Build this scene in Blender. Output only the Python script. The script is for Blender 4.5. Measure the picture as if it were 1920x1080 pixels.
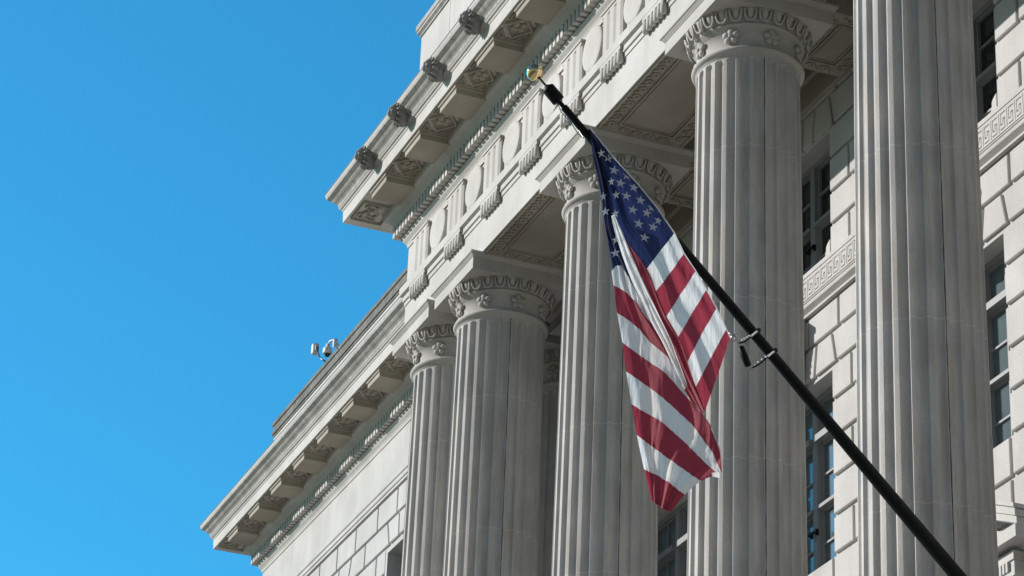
import bpy, bmesh, math, random
from mathutils import Vector, Matrix, noise
random.seed(7)
# ------------------------------------------------------------------ camera, sky, sun
SC = bpy.context.scene
for o in list(bpy.data.objects): bpy.data.objects.remove(o)
S = 1.7            # metres per building module
EYE = 1.6          # camera height above the ground, metres
R = [[0.37975703, 0.92430683, 0.03796689],
     [-0.40046946, 0.20125465, -0.89393555],
     [-0.83391175, 0.32427373, 0.44658453]]
cd = bpy.data.cameras.new("camera"); cam = bpy.data.objects.new("camera", cd)
SC.collection.objects.link(cam); SC.camera = cam
cd.sensor_width = 36.0; cd.lens = 5434.45/1920*36.0
cd.clip_start = .1; cd.clip_end = 4000
m = Matrix(((R[0][0], -R[1][0], -R[2][0], 0), (R[0][1], -R[1][1], -R[2][1], 0), (R[0][2], -R[1][2], -R[2][2], EYE), (0, 0, 0, 1)))
cam.matrix_world = m
SUN = Vector((-.70, -1.0, .555)).normalized()
EL = math.asin(SUN.z); AZ = math.atan2(SUN.x, SUN.y)
w = bpy.data.worlds.new("World"); SC.world = w; w.use_nodes = True
nt = w.node_tree; nt.nodes.clear()
sky = nt.nodes.new('ShaderNodeTexSky'); sky.sky_type = 'NISHITA'; sky.sun_disc = False
sky.sun_elevation = EL; sky.sun_rotation = AZ % (2*math.pi)
sky.air_density = 1.0; sky.dust_density = .25; sky.ozone_density = 2.2; sky.altitude = 30
hs = nt.nodes.new('ShaderNodeHueSaturation'); hs.inputs['Saturation'].default_value = 1.0
hs.inputs['Hue'].default_value = .5; hs.inputs['Value'].default_value = 1.0
bg = nt.nodes.new('ShaderNodeBackground'); bg.inputs[1].default_value = .062
ow = nt.nodes.new('ShaderNodeOutputWorld')
nt.links.new(sky.outputs[0], hs.inputs['Color']); tn = nt.nodes.new('ShaderNodeMixRGB'); tn.blend_type = 'MULTIPLY'; tn.inputs[0].default_value = 1; tn.inputs[2].default_value = (.60, 2.86, 3.44, 1)   # deep blue tint added over the sky colour
tcw = nt.nodes.new('ShaderNodeTexCoord'); sx = nt.nodes.new('ShaderNodeSeparateXYZ'); nt.links.new(tcw.outputs['Generated'], sx.inputs[0])
mrw = nt.nodes.new('ShaderNodeMapRange'); mrw.interpolation_type = 'SMOOTHSTEP'      # added tint kept to the sky in view, so shade stays neutral
mrw.inputs['From Min'].default_value = -.77; mrw.inputs['From Max'].default_value = -.40; mrw.inputs['To Min'].default_value = 1; mrw.inputs['To Max'].default_value = .0
nt.links.new(sx.outputs[0], mrw.inputs['Value']); nt.links.new(mrw.outputs[0], tn.inputs[0])
nt.links.new(hs.outputs[0], tn.inputs[1]); nt.links.new(tn.outputs[0], bg.inputs[0]); nt.links.new(bg.outputs[0], ow.inputs[0])
sl = bpy.data.lights.new("sun", 'SUN'); sl.energy = 4.85; sl.angle = math.radians(.5); sl.color = (1.0, .943, .90)
so = bpy.data.objects.new("sun", sl); SC.collection.objects.link(so)
so.rotation_euler = SUN.to_track_quat('Z', 'Y').to_euler()
so.location = (-60, -80, 60)
SC.view_settings.view_transform = 'Standard'; SC.view_settings.look = 'None'
SC.view_settings.exposure = 0.0; SC.view_settings.gamma = 1.0
SC.render.engine = 'CYCLES'
SC.cycles.max_bounces = 8; SC.cycles.diffuse_bounces = 5

# ------------------------------------------------------------------ materials
def mat(name, rough=.7, metal=0.0, col=(.5, .5, .5)):
    M = bpy.data.materials.new(name); M.use_nodes = True
    b = M.node_tree.nodes['Principled BSDF']
    b.inputs['Roughness'].default_value = rough; b.inputs['Metallic'].default_value = metal
    b.inputs['Base Color'].default_value = (*col, 1)
    return M, M.node_tree, b
def N(nt, t, **k):
    n = nt.nodes.new(t)
    for a, v in k.items(): setattr(n, a, v)
    return n
def stone(name, c1, c2, scale=1.0, streak=.5, bump=.25, tint=(.42, .40, .37), grime=.35, drums=False):
    M, nt, b = mat(name, .82)
    L = nt.links.new
    geo = N(nt, 'ShaderNodeNewGeometry'); tc = N(nt, 'ShaderNodeTexCoord')
    mp = N(nt, 'ShaderNodeMapping'); mp.inputs['Scale'].default_value = (.9*scale, .9*scale, .16*scale)
    L(geo.outputs['Position'], mp.inputs[0])
    n1 = N(nt, 'ShaderNodeTexNoise'); n1.inputs['Scale'].default_value = 2.2; n1.inputs['Detail'].default_value = 8; n1.inputs['Roughness'].default_value = .62
    L(mp.outputs[0], n1.inputs['Vector'])
    n2 = N(nt, 'ShaderNodeTexNoise'); n2.inputs['Scale'].default_value = .9; n2.inputs['Detail'].default_value = 6
    L(geo.outputs['Position'], n2.inputs['Vector'])
    n3 = N(nt, 'ShaderNodeTexNoise'); n3.inputs['Scale'].default_value = 45; n3.inputs['Detail'].default_value = 4
    L(geo.outputs['Position'], n3.inputs['Vector'])
    r1 = N(nt, 'ShaderNodeValToRGB'); r1.color_ramp.elements[0].position = .35; r1.color_ramp.elements[1].position = .7
    r1.color_ramp.elements[0].color = (*c1, 1); r1.color_ramp.elements[1].color = (*c2, 1)
    L(n2.outputs[0], r1.inputs[0])
    r2 = N(nt, 'ShaderNodeValToRGB'); r2.color_ramp.elements[0].position = .44; r2.color_ramp.elements[1].position = .72
    r2.color_ramp.elements[0].color = (0, 0, 0, 1); r2.color_ramp.elements[1].color = (streak, streak, streak, 1)
    L(n1.outputs[0], r2.inputs[0])
    mx = N(nt, 'ShaderNodeMixRGB'); L(r2.outputs[0], mx.inputs[0]); L(r1.outputs[0], mx.inputs[1]); mx.inputs[2].default_value = (*tint, 1)
    mg = N(nt, 'ShaderNodeMixRGB', blend_type='MULTIPLY'); mg.inputs[0].default_value = grime
    r3 = N(nt, 'ShaderNodeValToRGB'); r3.color_ramp.elements[0].position = .3; r3.color_ramp.elements[1].position = .62
    r3.color_ramp.elements[0].color = (.62, .60, .57, 1); r3.color_ramp.elements[1].color = (1, 1, 1, 1)
    L(n3.outputs[0], r3.inputs[0]); L(mx.outputs[0], mg.inputs[1]); L(r3.outputs[0], mg.inputs[2])
    out = mg.outputs[0]
    if drums:
        sp = N(nt, 'ShaderNodeSeparateXYZ'); L(tc.outputs['Object'], sp.inputs[0])
        # pale bed joints of the drums
        md = N(nt, 'ShaderNodeMath', operation='PINGPONG'); md.inputs[1].default_value = 1.32
        ad = N(nt, 'ShaderNodeMath', operation='ADD'); ad.inputs[1].default_value = 2.16; L(sp.outputs[2], ad.inputs[0]); L(ad.outputs[0], md.inputs[0])
        lt = N(nt, 'ShaderNodeMath', operation='LESS_THAN'); lt.inputs[1].default_value = .011; L(md.outputs[0], lt.inputs[0])
        ml = N(nt, 'ShaderNodeMath', operation='MULTIPLY'); ml.inputs[1].default_value = .32; L(lt.outputs[0], ml.inputs[0])
        mj = N(nt, 'ShaderNodeMixRGB'); L(ml.outputs[0], mj.inputs[0]); L(out, mj.inputs[1]); mj.inputs[2].default_value = (.78, .76, .72, 1)
        # dark vertical joint between the half drums
        at = N(nt, 'ShaderNodeMath', operation='ARCTAN2'); L(sp.outputs[1], at.inputs[0]); L(sp.outputs[0], at.inputs[1])
        sb = N(nt, 'ShaderNodeMath', operation='ADD'); sb.inputs[1].default_value = .15; L(at.outputs[0], sb.inputs[0])
        ab = N(nt, 'ShaderNodeMath', operation='ABSOLUTE'); L(sb.outputs[0], ab.inputs[0])
        nz = N(nt, 'ShaderNodeTexNoise'); nz.inputs['Scale'].default_value = 3; L(geo.outputs['Position'], nz.inputs['Vector'])
        mr = N(nt, 'ShaderNodeMath', operation='MULTIPLY'); mr.inputs[1].default_value = .019; L(nz.outputs[0], mr.inputs[0])
        l2 = N(nt, 'ShaderNodeMath', operation='LESS_THAN'); L(ab.outputs[0], l2.inputs[0]); L(mr.outputs[0], l2.inputs[1])
        mk = N(nt, 'ShaderNodeMixRGB'); L(l2.outputs[0], mk.inputs[0]); L(mj.outputs[0], mk.inputs[1]); mk.inputs[2].default_value = (.07, .06, .05, 1)
        out = mk.outputs[0]
    L(out, b.inputs['Base Color'])
    bp = N(nt, 'ShaderNodeBump'); bp.inputs['Strength'].default_value = bump; bp.inputs['Distance'].default_value = .01
    L(n3.outputs[0], bp.inputs['Height']); L(bp.outputs[0], b.inputs['Normal'])
    return M
M_WALL = stone('limestone_wall', (.48, .472, .46), (.58, .576, .565), 1, .5, tint=(.42, .40, .37))
M_COL = stone('limestone_column', (.49, .49, .485), (.63, .605, .57), 2.6, .65, tint=(.38, .335, .285), drums=True)
M_CAP = stone('limestone_capital', (.46, .44, .41), (.57, .55, .52), 2.0, .45, tint=(.40, .38, .35))
M_CORN = stone('limestone_cornice', (.51, .495, .465), (.62, .605, .58), 1.4, .45, tint=(.43, .405, .365))
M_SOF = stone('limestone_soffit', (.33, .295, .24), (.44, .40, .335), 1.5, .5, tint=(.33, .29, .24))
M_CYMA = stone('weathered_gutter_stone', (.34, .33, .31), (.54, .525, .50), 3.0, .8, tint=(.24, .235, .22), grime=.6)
M_MASK = stone('weathered_carving', (.29, .285, .27), (.47, .46, .44), 6.0, .8, tint=(.15, .145, .13), grime=.8, bump=.6)
M_COPE = stone('dark_weathered_coping', (.13, .125, .11), (.26, .25, .225), 5.0, .95, tint=(.06, .065, .05), grime=.9, bump=.8)
M_JOINT = stone('joint_shadow_stone', (.30, .28, .25), (.38, .36, .33), 2, .5, tint=(.22, .2, .17))
M_BLACK, _, _b = mat('black_painted_metal', .5, 0, (.004, .0045, .005)); _b.inputs['Specular IOR Level'].default_value = .18
M_FRAME, _nt, _b = mat('painted_window_frame', .5, 0, (.24, .25, .255))
M_LEAD, _, _ = mat('lead_flashing', .55, 0, (.03, .032, .035))
M_GOLD, _, _ = mat('polished_gold', .06, 1, (.97, .74, .40))
M_WHITEP, _, _ = mat('white_plastic', .4, 0, (.78, .78, .77))
M_DARKP, _, _ = mat('dark_plastic', .3, 0, (.03, .03, .032))
M_BEAD, _, _ = mat('white_beads', .3, 0, (.82, .82, .8))
M_STEEL, _, _ = mat('steel_snap_hook', .3, 1, (.35, .35, .36))
def glass():
    M, nt, b = mat('window_glass', .04, 0, (.012, .020, .022))
    b.inputs['IOR'].default_value = 1.85
    n = N(nt, 'ShaderNodeTexNoise'); n.inputs['Scale'].default_value = .7
    g = N(nt, 'ShaderNodeNewGeometry'); nt.links.new(g.outputs['Position'], n.inputs['Vector'])
    bp = N(nt, 'ShaderNodeBump'); bp.inputs['Strength'].default_value = .06; bp.inputs['Distance'].default_value = .05
    nt.links.new(n.outputs[0], bp.inputs['Height']); nt.links.new(bp.outputs[0], b.inputs['Normal'])
    return M
M_GLASS = glass()
M_GLASS2 = glass(); M_GLASS2.name = 'sky_tinted_window_glass'; M_GLASS2.node_tree.nodes['Principled BSDF'].inputs['Base Color'].default_value = (.10, .14, .155, 1)  # pale sky reflection painted into the base colour of the lower panes
M_BLIND, _, _ = mat('pale_window_blind', .8, 0, (.42, .43, .42))
def cloth(name, c):
    M, nt, b = mat(name, .75, 0, c)
    b.inputs['Sheen Weight'].default_value = .25
    tr = N(nt, 'ShaderNodeBsdfTranslucent'); tr.inputs[0].default_value = (*[min(1, x*1.1) for x in c], 1)
    mx = N(nt, 'ShaderNodeMixShader'); mx.inputs[0].default_value = .50
    o = [n for n in nt.nodes if n.type == 'OUTPUT_MATERIAL'][0]
    g = N(nt, 'ShaderNodeNewGeometry')
    wv = N(nt, 'ShaderNodeTexNoise'); wv.inputs['Scale'].default_value = 14; wv.inputs['Detail'].default_value = 3
    mp = N(nt, 'ShaderNodeMapping'); mp.inputs['Scale'].default_value = (1.2, 1.2, .22)
    nt.links.new(g.outputs['Position'], mp.inputs[0]); nt.links.new(mp.outputs[0], wv.inputs['Vector'])
    bp = N(nt, 'ShaderNodeBump'); bp.inputs['Strength'].default_value = .55; bp.inputs['Distance'].default_value = .03
    nt.links.new(wv.outputs[0], bp.inputs['Height']); nt.links.new(bp.outputs[0], b.inputs['Normal']); nt.links.new(bp.outputs[0], tr.inputs['Normal'])
    nt.links.new(b.outputs[0], mx.inputs[1]); nt.links.new(tr.outputs[0], mx.inputs[2]); nt.links.new(mx.outputs[0], o.inputs[0])
    return M
M_RED = cloth('red_nylon', (.375, .045, .075)); M_WHITE = cloth('white_nylon', (.86, .86, .86)); M_BLUE = cloth('navy_nylon', (.017, .029, .10))
def ground_mat(name, c1, c2, sc):
    M, nt, b = mat(name, .9)
    n = N(nt, 'ShaderNodeTexNoise'); n.inputs['Scale'].default_value = sc; n.inputs['Detail'].default_value = 8
    g = N(nt, 'ShaderNodeNewGeometry'); nt.links.new(g.outputs['Position'], n.inputs['Vector'])
    r = N(nt, 'ShaderNodeValToRGB'); r.color_ramp.elements[0].color = (*c1, 1); r.color_ramp.elements[1].color = (*c2, 1)
    nt.links.new(n.outputs[0], r.inputs[0]); nt.links.new(r.outputs[0], b.inputs['Base Color'])
    return M
M_GRASS = ground_mat('lawn', (.05, .085, .025), (.10, .13, .04), .4)
M_ROAD = ground_mat('asphalt', (.045, .045, .046), (.065, .064, .063), 3)
M_PAVE = ground_mat('pavement_concrete', (.26, .235, .20), (.34, .315, .275), 1.2)

# ------------------------------------------------------------------ mesh helpers (module units, world axes)
def W(p): return Vector((p[0]*S, p[1]*S, p[2]*S+EYE))
class MB:
    """collects shapes in module units; build() links them as one object whose origin is `org`"""
    def __init__(s): s.v = []; s.f = []; s.mi = []; s.sm = []
    def face(s, idx, mi=0, sm=False): s.f.append(tuple(idx)); s.mi.append(mi); s.sm.append(sm)
    def add(s, vs, fs, mi=0, sm=False):
        b = len(s.v); s.v += [tuple(v) for v in vs]
        for f in fs: s.face([b+i for i in f], mi, sm)
    def box(s, x0, x1, y0, y1, z0, z1, mi=0):
        vs = [(x, y, z) for x in (x0, x1) for y in (y0, y1) for z in (z0, z1)]
        s.add(vs, [(0, 1, 3, 2), (4, 6, 7, 5), (0, 4, 5, 1), (2, 3, 7, 6), (0, 2, 6, 4), (1, 5, 7, 3)], mi)
    def prism_y(s, poly, y0, y1, mi=0, bev=0.0):
        """polygon of (x,z), counter-clockwise seen from -y, extruded from y0 (front) to y1; optional bevelled front edge"""
        n = len(poly)
        if bev > 0:
            cx = sum(p[0] for p in poly)/n; cz = sum(p[1] for p in poly)/n
            inn = inset(poly, bev)
            vs = [(p[0], y0, p[1]) for p in inn]+[(p[0], y0+bev, p[1]) for p in poly]+[(p[0], y1, p[1]) for p in poly]
            fs = [tuple(range(n))]
            for i in range(n):
                j = (i+1) % n; fs += [(i, n+i, n+j, j), (n+i, 2*n+i, 2*n+j, n+j)]
            s.add(vs, fs, mi)
        else:
            vs = [(p[0], y0, p[1]) for p in poly]+[(p[0], y1, p[1]) for p in poly]
            fs = [tuple(range(n))]+[(i, n+i, n+(i+1) % n, (i+1) % n) for i in range(n)]+[tuple(range(2*n-1, n-1, -1))]
            s.add(vs, fs, mi)
    def tube(s, pts, r, k=6, mi=0, closed=False, caps=True):
        n = len(pts); P = [Vector(p) for p in pts]; base = len(s.v); up = None
        for i in range(n):
            if closed: t = P[(i+1) % n]-P[i-1]
            else: t = P[min(i+1, n-1)]-P[max(i-1, 0)]
            if t.length < 1e-9: t = Vector((0, 0, 1))
            t.normalize()
            if up is None:
                up = t.orthogonal().normalized()
            else:
                up = (up-t*up.dot(t))
                up = up.normalized() if up.length > 1e-6 else t.orthogonal().normalized()
            q = t.cross(up); rr = r[i] if isinstance(r, (list, tuple)) else r
            for j in range(k):
                a = 2*math.pi*j/k; s.v.append(tuple(P[i]+(up*math.cos(a)+q*math.sin(a))*rr))
        for i in range(n if closed else n-1):
            for j in range(k):
                a = base+i*k+j; b = base+i*k+(j+1) % k; c = base+((i+1) % n)*k+(j+1) % k; d = base+((i+1) % n)*k+j
                s.face((a, b, c, d), mi, True)
        if caps and not closed:
            s.face([base+j for j in range(k)][::-1], mi); s.face([base+(n-1)*k+j for j in range(k)], mi)
    def ball(s, c, r, mi=0, nu=12, nv=8, fn=None):
        """uv ball, r scalar or (rx,ry,rz)"""
        if not isinstance(r, (list, tuple)): r = (r, r, r)
        base = len(s.v)
        for i in range(nv+1):
            th = math.pi*i/nv
            for j in range(nu):
                ph = 2*math.pi*j/nu; d = Vector((math.sin(th)*math.cos(ph), math.sin(th)*math.sin(ph), math.cos(th)))
                k = fn(d) if fn else 1
                s.v.append((c[0]+d.x*r[0]*k, c[1]+d.y*r[1]*k, c[2]+d.z*r[2]*k))
        for i in range(nv):
            for j in range(nu):
                a = base+i*nu+j; b = base+i*nu+(j+1) % nu
                s.face((a, a+nu, b+nu, b), mi, True)
    def lathe(s, prof, cx, cy, n=48, a0=0, a1=2*math.pi, mi=0, sm=True):
        """prof: list of (r,z) from bottom to top"""
        base = len(s.v); full = abs(a1-a0-2*math.pi) < 1e-6; m_ = n if full else n+1
        for r, z in prof:
            for j in range(m_):
                a = a0+(a1-a0)*j/n; s.v.append((cx+r*math.cos(a), cy+r*math.sin(a), z))
        for i in range(len(prof)-1):
            for j in range(n):
                a = base+i*m_+j; b = base+i*m_+(j+1) % m_
                s.face((a, b, b+m_, a+m_), mi, sm)
    def sweep(s, prof, path, mi=0, sm=False):
        """prof: closed list of (o,z), o = outward offset; path: list of (x,y) plan points; outward = right-hand side when walking... mitred corners"""
        n = len(prof); base = len(s.v); P = [Vector(p) for p in path]
        for i, p in enumerate(P):
            d0 = (P[i]-P[i-1]).normalized() if i > 0 else None
            d1 = (P[i+1]-P[i]).normalized() if i < len(P)-1 else None
            nn = [Vector((d.y, -d.x)) for d in (d0, d1) if d is not None]
            if len(nn) == 2:
                mm = nn[0]+nn[1]; mm = mm/(mm.dot(nn[0]))
            else: mm = nn[0]
            for o, z in prof: s.v.append((p.x+mm.x*o, p.y+mm.y*o, z))
        for i in range(len(P)-1):
            for j in range(n):
                a = base+i*n+j; b = base+i*n+(j+1) % n
                s.face((a, a+n, b+n, b), mi, sm)
        s.face([base+j for j in range(n)], mi); s.face([base+(len(P)-1)*n+j for j in range(n)][::-1], mi)
    def build(s, name, mats, parent=None, org=None, flip=True):
        if org is None: org = parent['_org'] if parent is not None and '_org' in parent else (0, 0, -EYE/S)
        me = bpy.data.meshes.new(name); ow = W(org)
        me.from_pydata([W(v)-ow for v in s.v], [], s.f); me.update()
        if not isinstance(mats, (list, tuple)): mats = [mats]
        for k in mats: me.materials.append(k)
        for i, p in enumerate(me.polygons): p.material_index = s.mi[i]; p.use_smooth = s.sm[i]
        bm = bmesh.new(); bm.from_mesh(me); bmesh.ops.recalc_face_normals(bm, faces=bm.faces); bm.to_mesh(me); bm.free()
        o = bpy.data.objects.new(name, me); SC.collection.objects.link(o)
        o.location = ow
        if parent is not None:
            o.parent = parent; o.location = ow-world_loc(parent)
        return o
def world_loc(o):
    p = Vector(o.location)
    while o.parent: o = o.parent; p += Vector(o.location)
    return p
def inset(poly, d):
    n = len(poly); out = []
    area = sum(poly[i][0]*poly[(i+1) % n][1]-poly[(i+1) % n][0]*poly[i][1] for i in range(n))
    sg = 1 if area > 0 else -1
    for i in range(n):
        a = Vector(poly[i-1]); b = Vector(poly[i]); c = Vector(poly[(i+1) % n])
        e0 = (b-a).normalized(); e1 = (c-b).normalized()
        n0 = Vector((-e0.y, e0.x))*sg; n1 = Vector((-e1.y, e1.x))*sg
        mm = n0+n1; k = mm.dot(n0)
        mm = mm/k if abs(k) > .2 else n0
        out.append((b.x+mm.x*d, b.y+mm.y*d))
    return out
def empty(name, org, label=None, cat=None, group=None, parent=None):
    o = bpy.data.objects.new(name, None); SC.collection.objects.link(o)
    o.empty_display_size = .5; o.location = W(org)
    if parent is not None: o.parent = parent; o.location = W(org)-world_loc(parent)
    if label: o['label'] = label
    if cat: o['category'] = cat
    if group: o['group'] = group
    return o
def copy_tree(o, parent, loc_world):
    c = o.copy(); SC.collection.objects.link(c); c.parent = parent
    c.location = loc_world-(world_loc(parent) if parent else Vector())
    for ch in list(o.children):
        d = ch.copy(); SC.collection.objects.link(d); d.parent = c; d.location = ch.location
        for g in list(ch.children):
            e = g.copy(); SC.collection.objects.link(e); e.parent = d; e.location = g.location
    return c

# ------------------------------------------------------------------ ground
GZ = -EYE/S
g = MB(); g.add([(-900, -900, GZ), (900, -900, GZ), (900, 900, GZ), (-900, 900, GZ)], [(0, 1, 2, 3)])
gr = g.build('ground', M_GRASS, None, (0, 0, GZ)); gr['kind'] = 'structure'
g = MB(); g.add([(-200, -2.5, GZ+.003), (200, -2.5, GZ+.003), (200, 60, GZ+.003), (-200, 60, GZ+.003)], [(0, 1, 2, 3)])
g.box(-200, 200, -2.65, -2.5, GZ-.05, GZ+.0745)
pv = g.build('pavement', M_PAVE, None, (0, 0, GZ)); pv['kind'] = 'structure'
g = MB(); g.add([(-200, -14, GZ+.0025), (200, -14, GZ+.0025), (200, -2.65, GZ+.0025), (-200, -2.65, GZ+.0025)], [(0, 1, 2, 3)])
rd = g.build('road', M_ROAD, None, (0, 0, GZ)); rd['kind'] = 'structure'
g = MB()
for i in range(-50, 50): g.box(i*3.6, i*3.6+1.8, -8.3, -8.22, GZ+.003, GZ+.005)
rm_ = g.build('road_marking', M_WHITEP, None, (0, 0, GZ)); rm_['kind'] = 'structure'

# ------------------------------------------------------------------ building
XL, XR = -29.17, -11.30          # portico ends
WL, WR = -40.40, -3.0            # wall ends
YP, YW, YC = 10.0, 11.8, 10.5    # portico face, wall face, column axis
COLS = [-28.67, -27.29, -24.21, -21.11, -18.03, -14.93, -11.83]
BAYS = [(COLS[i]+COLS[i+1])/2 for i in range(1, len(COLS)-1)]      # window centres
B = empty('stone_building', (XL, YP, GZ), 'pale limestone building with fluted columns, deep carved cornice and casement windows', 'building')
B['_org'] = (XL, YP, GZ)

# --- entablature profiles (offset from frieze face, height)
arch = [(0, 14.645), (0, 15.068), (.012, 15.072), (.012, 15.125), (.030, 15.130), (.030, 15.195), (.065, 15.21), (.065, 15.315), (.045, 15.333), (0, 15.333), (-.985, 15.333), (-.985, 14.645)]
cornice = [(0, 15.845), (.012, 15.85), (.018, 15.880), (.030, 15.905), (.058, 15.940), (.072, 15.972), (.080, 15.985), (.080, 15.992), (.045, 15.996), (.045, 16.145),
           (.150, 16.150), (.160, 16.165), (.178, 16.20), (.21, 16.235), (.255, 16.262), (.262, 16.285), (.27, 16.345), (.285, 16.357),
           (.60, 16.357), (.62, 16.346), (.645, 16.346), (.650, 16.497), (.660, 16.505), (.667, 16.529), (.682, 16.533), (.692, 16.550), (.698, 16.557)]
cyma = [(.698, 16.562), (.700, 16.585), (.706, 16.600), (.722, 16.618), (.745, 16.636), (.762, 16.655), (.770, 16.668), (.820, 16.700), (.824, 16.7205), (.2, 16.7205), (.0, 16.562)]
fillet = [(.824, 16.721), (.834, 16.747), (.834, 16.768), (.2, 16.81), (.0, 16.81), (.0, 16.721)]
path_p = [(XL, YW+.02), (XL, YP), (XR, YP), (XR, YW+.02)]
path_wl = [(WL, 30), (WL, YW), (XL-.004, YW)]
path_wr = [(XR+.004, YW), (WR, YW), (WR, 30)]
def right(path): return path
corn_body = cornice+[(-.1, 16.56), (-.1, 15.845)]
a_ = MB(); a_.sweep(arch, path_p); A = a_.build('architrave', M_CORN, B)
f_ = MB(); f_.sweep([(0, 15.334), (0, 15.845), (-.6, 15.845), (-.6, 15.334)], path_p); f_.build('frieze', M_CORN, B)
c_ = MB(); c_.sweep(corn_body, path_p); CO = c_.build('cornice', M_CORN, B)
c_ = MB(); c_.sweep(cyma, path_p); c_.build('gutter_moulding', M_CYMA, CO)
c_ = MB(); c_.sweep(fillet, path_p); c_.build('top_fillet', M_CORN, CO)
flash = [(.8335, 16.770), (.838, 16.770), (.838, 16.783), (.60, 16.80), (.60, 16.795), (.8335, 16.776)]
c_ = MB(); c_.sweep(flash, path_p); c_.build('lead_edge', M_LEAD, CO)
for nm, pth in (('left', path_wl), ('right', path_wr)):
    c_ = MB(); c_.sweep(corn_body, pth); CW = c_.build('wing_cornice', M_CORN, B)
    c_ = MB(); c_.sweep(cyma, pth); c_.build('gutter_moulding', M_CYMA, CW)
    c_ = MB(); c_.sweep(fillet, pth); c_.build('top_fillet', M_CORN, CW)
    c_ = MB(); c_.sweep(flash, pth); c_.build('lead_edge', M_LEAD, CW)
    c_ = MB(); c_.sweep([(0, 15.20), (0, 15.845), (-.3, 15.845), (-.3, 15.20)], pth); c_.build('plain_frieze', M_WALL, B)
    c_ = MB(); c_.sweep([(0, 15.01), (.02, 15.015), (.02, 15.055), (.034, 15.06), (.034, 15.12), (.05, 15.135), (.05, 15.185), (.04, 15.199), (-.2, 15.199), (-.2, 15.01)], pth); c_.build('string_course', M_WALL, B)
    if nm == 'left': CWL = CW
    else: CWR = CW

# --- dentil courses
def dentils(parent, x0, x1, yf, pitch, name='dentil_course', left_ret=False):
    d = MB(); n = int(round((x1-x0)/pitch)); 
    for i in range(n):
        x = x0+i*pitch; wd = pitch*.62
        vs = []
        d.box(x, x+wd, yf-.158, yf-.044, 16.006, 16.125)
        d.box(x-.003, x+wd+.003, yf-.162, yf-.044, 16.1255, 16.149)
    if left_ret:
        xx = x0
        for i in range(14):
            y = yf-.158+i*pitch
            d.box(xx-.0005, xx+.066, y, y+pitch*.6, 16.006, 16.125) if i else None
    return d.build(name, M_CORN, parent)
dentils(CO, XL-.158, XR+.158, YP, .1022, left_ret=True)
dentils(CWL, WL-.158, XL-.2, YW, .1135, left_ret=True)
dentils(CWR, XR+.9, WR+.15, YW, .1135)

# --- modillions, soffit carving
def modillion_mesh(wd, dp):
    b = MB(); h = wd/2
    # z 0 = soffit
    b.sweep([(0, -.116), (0, -.052), (.016, -.046), (.022, -.012), (.022, -.0005), (-.04, -.0005), (-.04, -.116)],
            [(-h, dp), (-h, 0), (h, 0), (h, dp)])
    b.box(-h+.0405, h-.0405, .0405, dp, -.116, -.0006)
    return b
def instance_first(b, name, mats, parent, org):
    # build at local zero then move
    o = b.build(name, mats, None, (0, 0, 0))
    me = o.data
    o.location = Vector((0, 0, 0))
    for v in me.vertices: pass
    o.parent = parent; o.location = W(org)-world_loc(parent)
    return o
def place(o, parent, org):
    c = o.copy(); SC.collection.objects.link(c); c.parent = parent; c.location = W(org)-world_loc(parent)
    for ch in list(o.children):
        e = ch.copy(); SC.collection.objects.link(e); e.parent = c; e.location = ch.location
    return c
MODX = [-28.64, -27.51, -26.385, -25.265, -24.14]+[-24.14+1.033*i for i in range(1, 13)]
MODX = [x for x in MODX if x < XR-.1]
m0 = None
for x in MODX:
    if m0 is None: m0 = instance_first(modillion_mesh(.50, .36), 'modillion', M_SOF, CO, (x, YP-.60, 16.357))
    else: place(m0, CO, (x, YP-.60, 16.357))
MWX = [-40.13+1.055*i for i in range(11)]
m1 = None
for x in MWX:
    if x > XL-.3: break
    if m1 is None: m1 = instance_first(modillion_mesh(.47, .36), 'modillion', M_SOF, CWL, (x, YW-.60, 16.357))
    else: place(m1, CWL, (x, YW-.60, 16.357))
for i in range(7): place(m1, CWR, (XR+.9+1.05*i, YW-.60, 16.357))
def strip(b, pts, wd, hgt, closed=True):
    """flat moulding bar along pts (x,y) on the underside z=0 going down hgt"""
    n = len(pts)
    for i in range(n if closed else n-1):
        a = Vector(pts[i]); c = Vector(pts[(i+1) % n]); d = (c-a).normalized(); q = Vector((-d.y, d.x))*wd/2
        a2 = a-d*wd*.3; c2 = c+d*wd*.3
        P = [a2-q, c2-q, c2+q, a2+q]; I = [a2-q*.4, c2-q*.4, c2+q*.4, a2+q*.4]
        hh = hgt*1.35*(1+.04*(i % 2))
        b.add([(p.x, p.y, -.0003) for p in P]+[(p.x, p.y, -hh) for p in I], [(4, 5, 6, 7), (0, 1, 5, 4), (1, 2, 6, 5), (2, 3, 7, 6), (3, 0, 4, 7)])
def rosette_down(b, cx, cy, r, h):
    for k in range(4):
        a = math.pi/4+k*math.pi/2
        b.ball((cx+r*.55*math.cos(a), cy+r*.55*math.sin(a), -h*.3), (r*.42, r*.42, h*.9), nu=10, nv=6)
    b.ball((cx, cy, -h*.6), (r*.2, r*.2, h), nu=8, nv=5)
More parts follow.
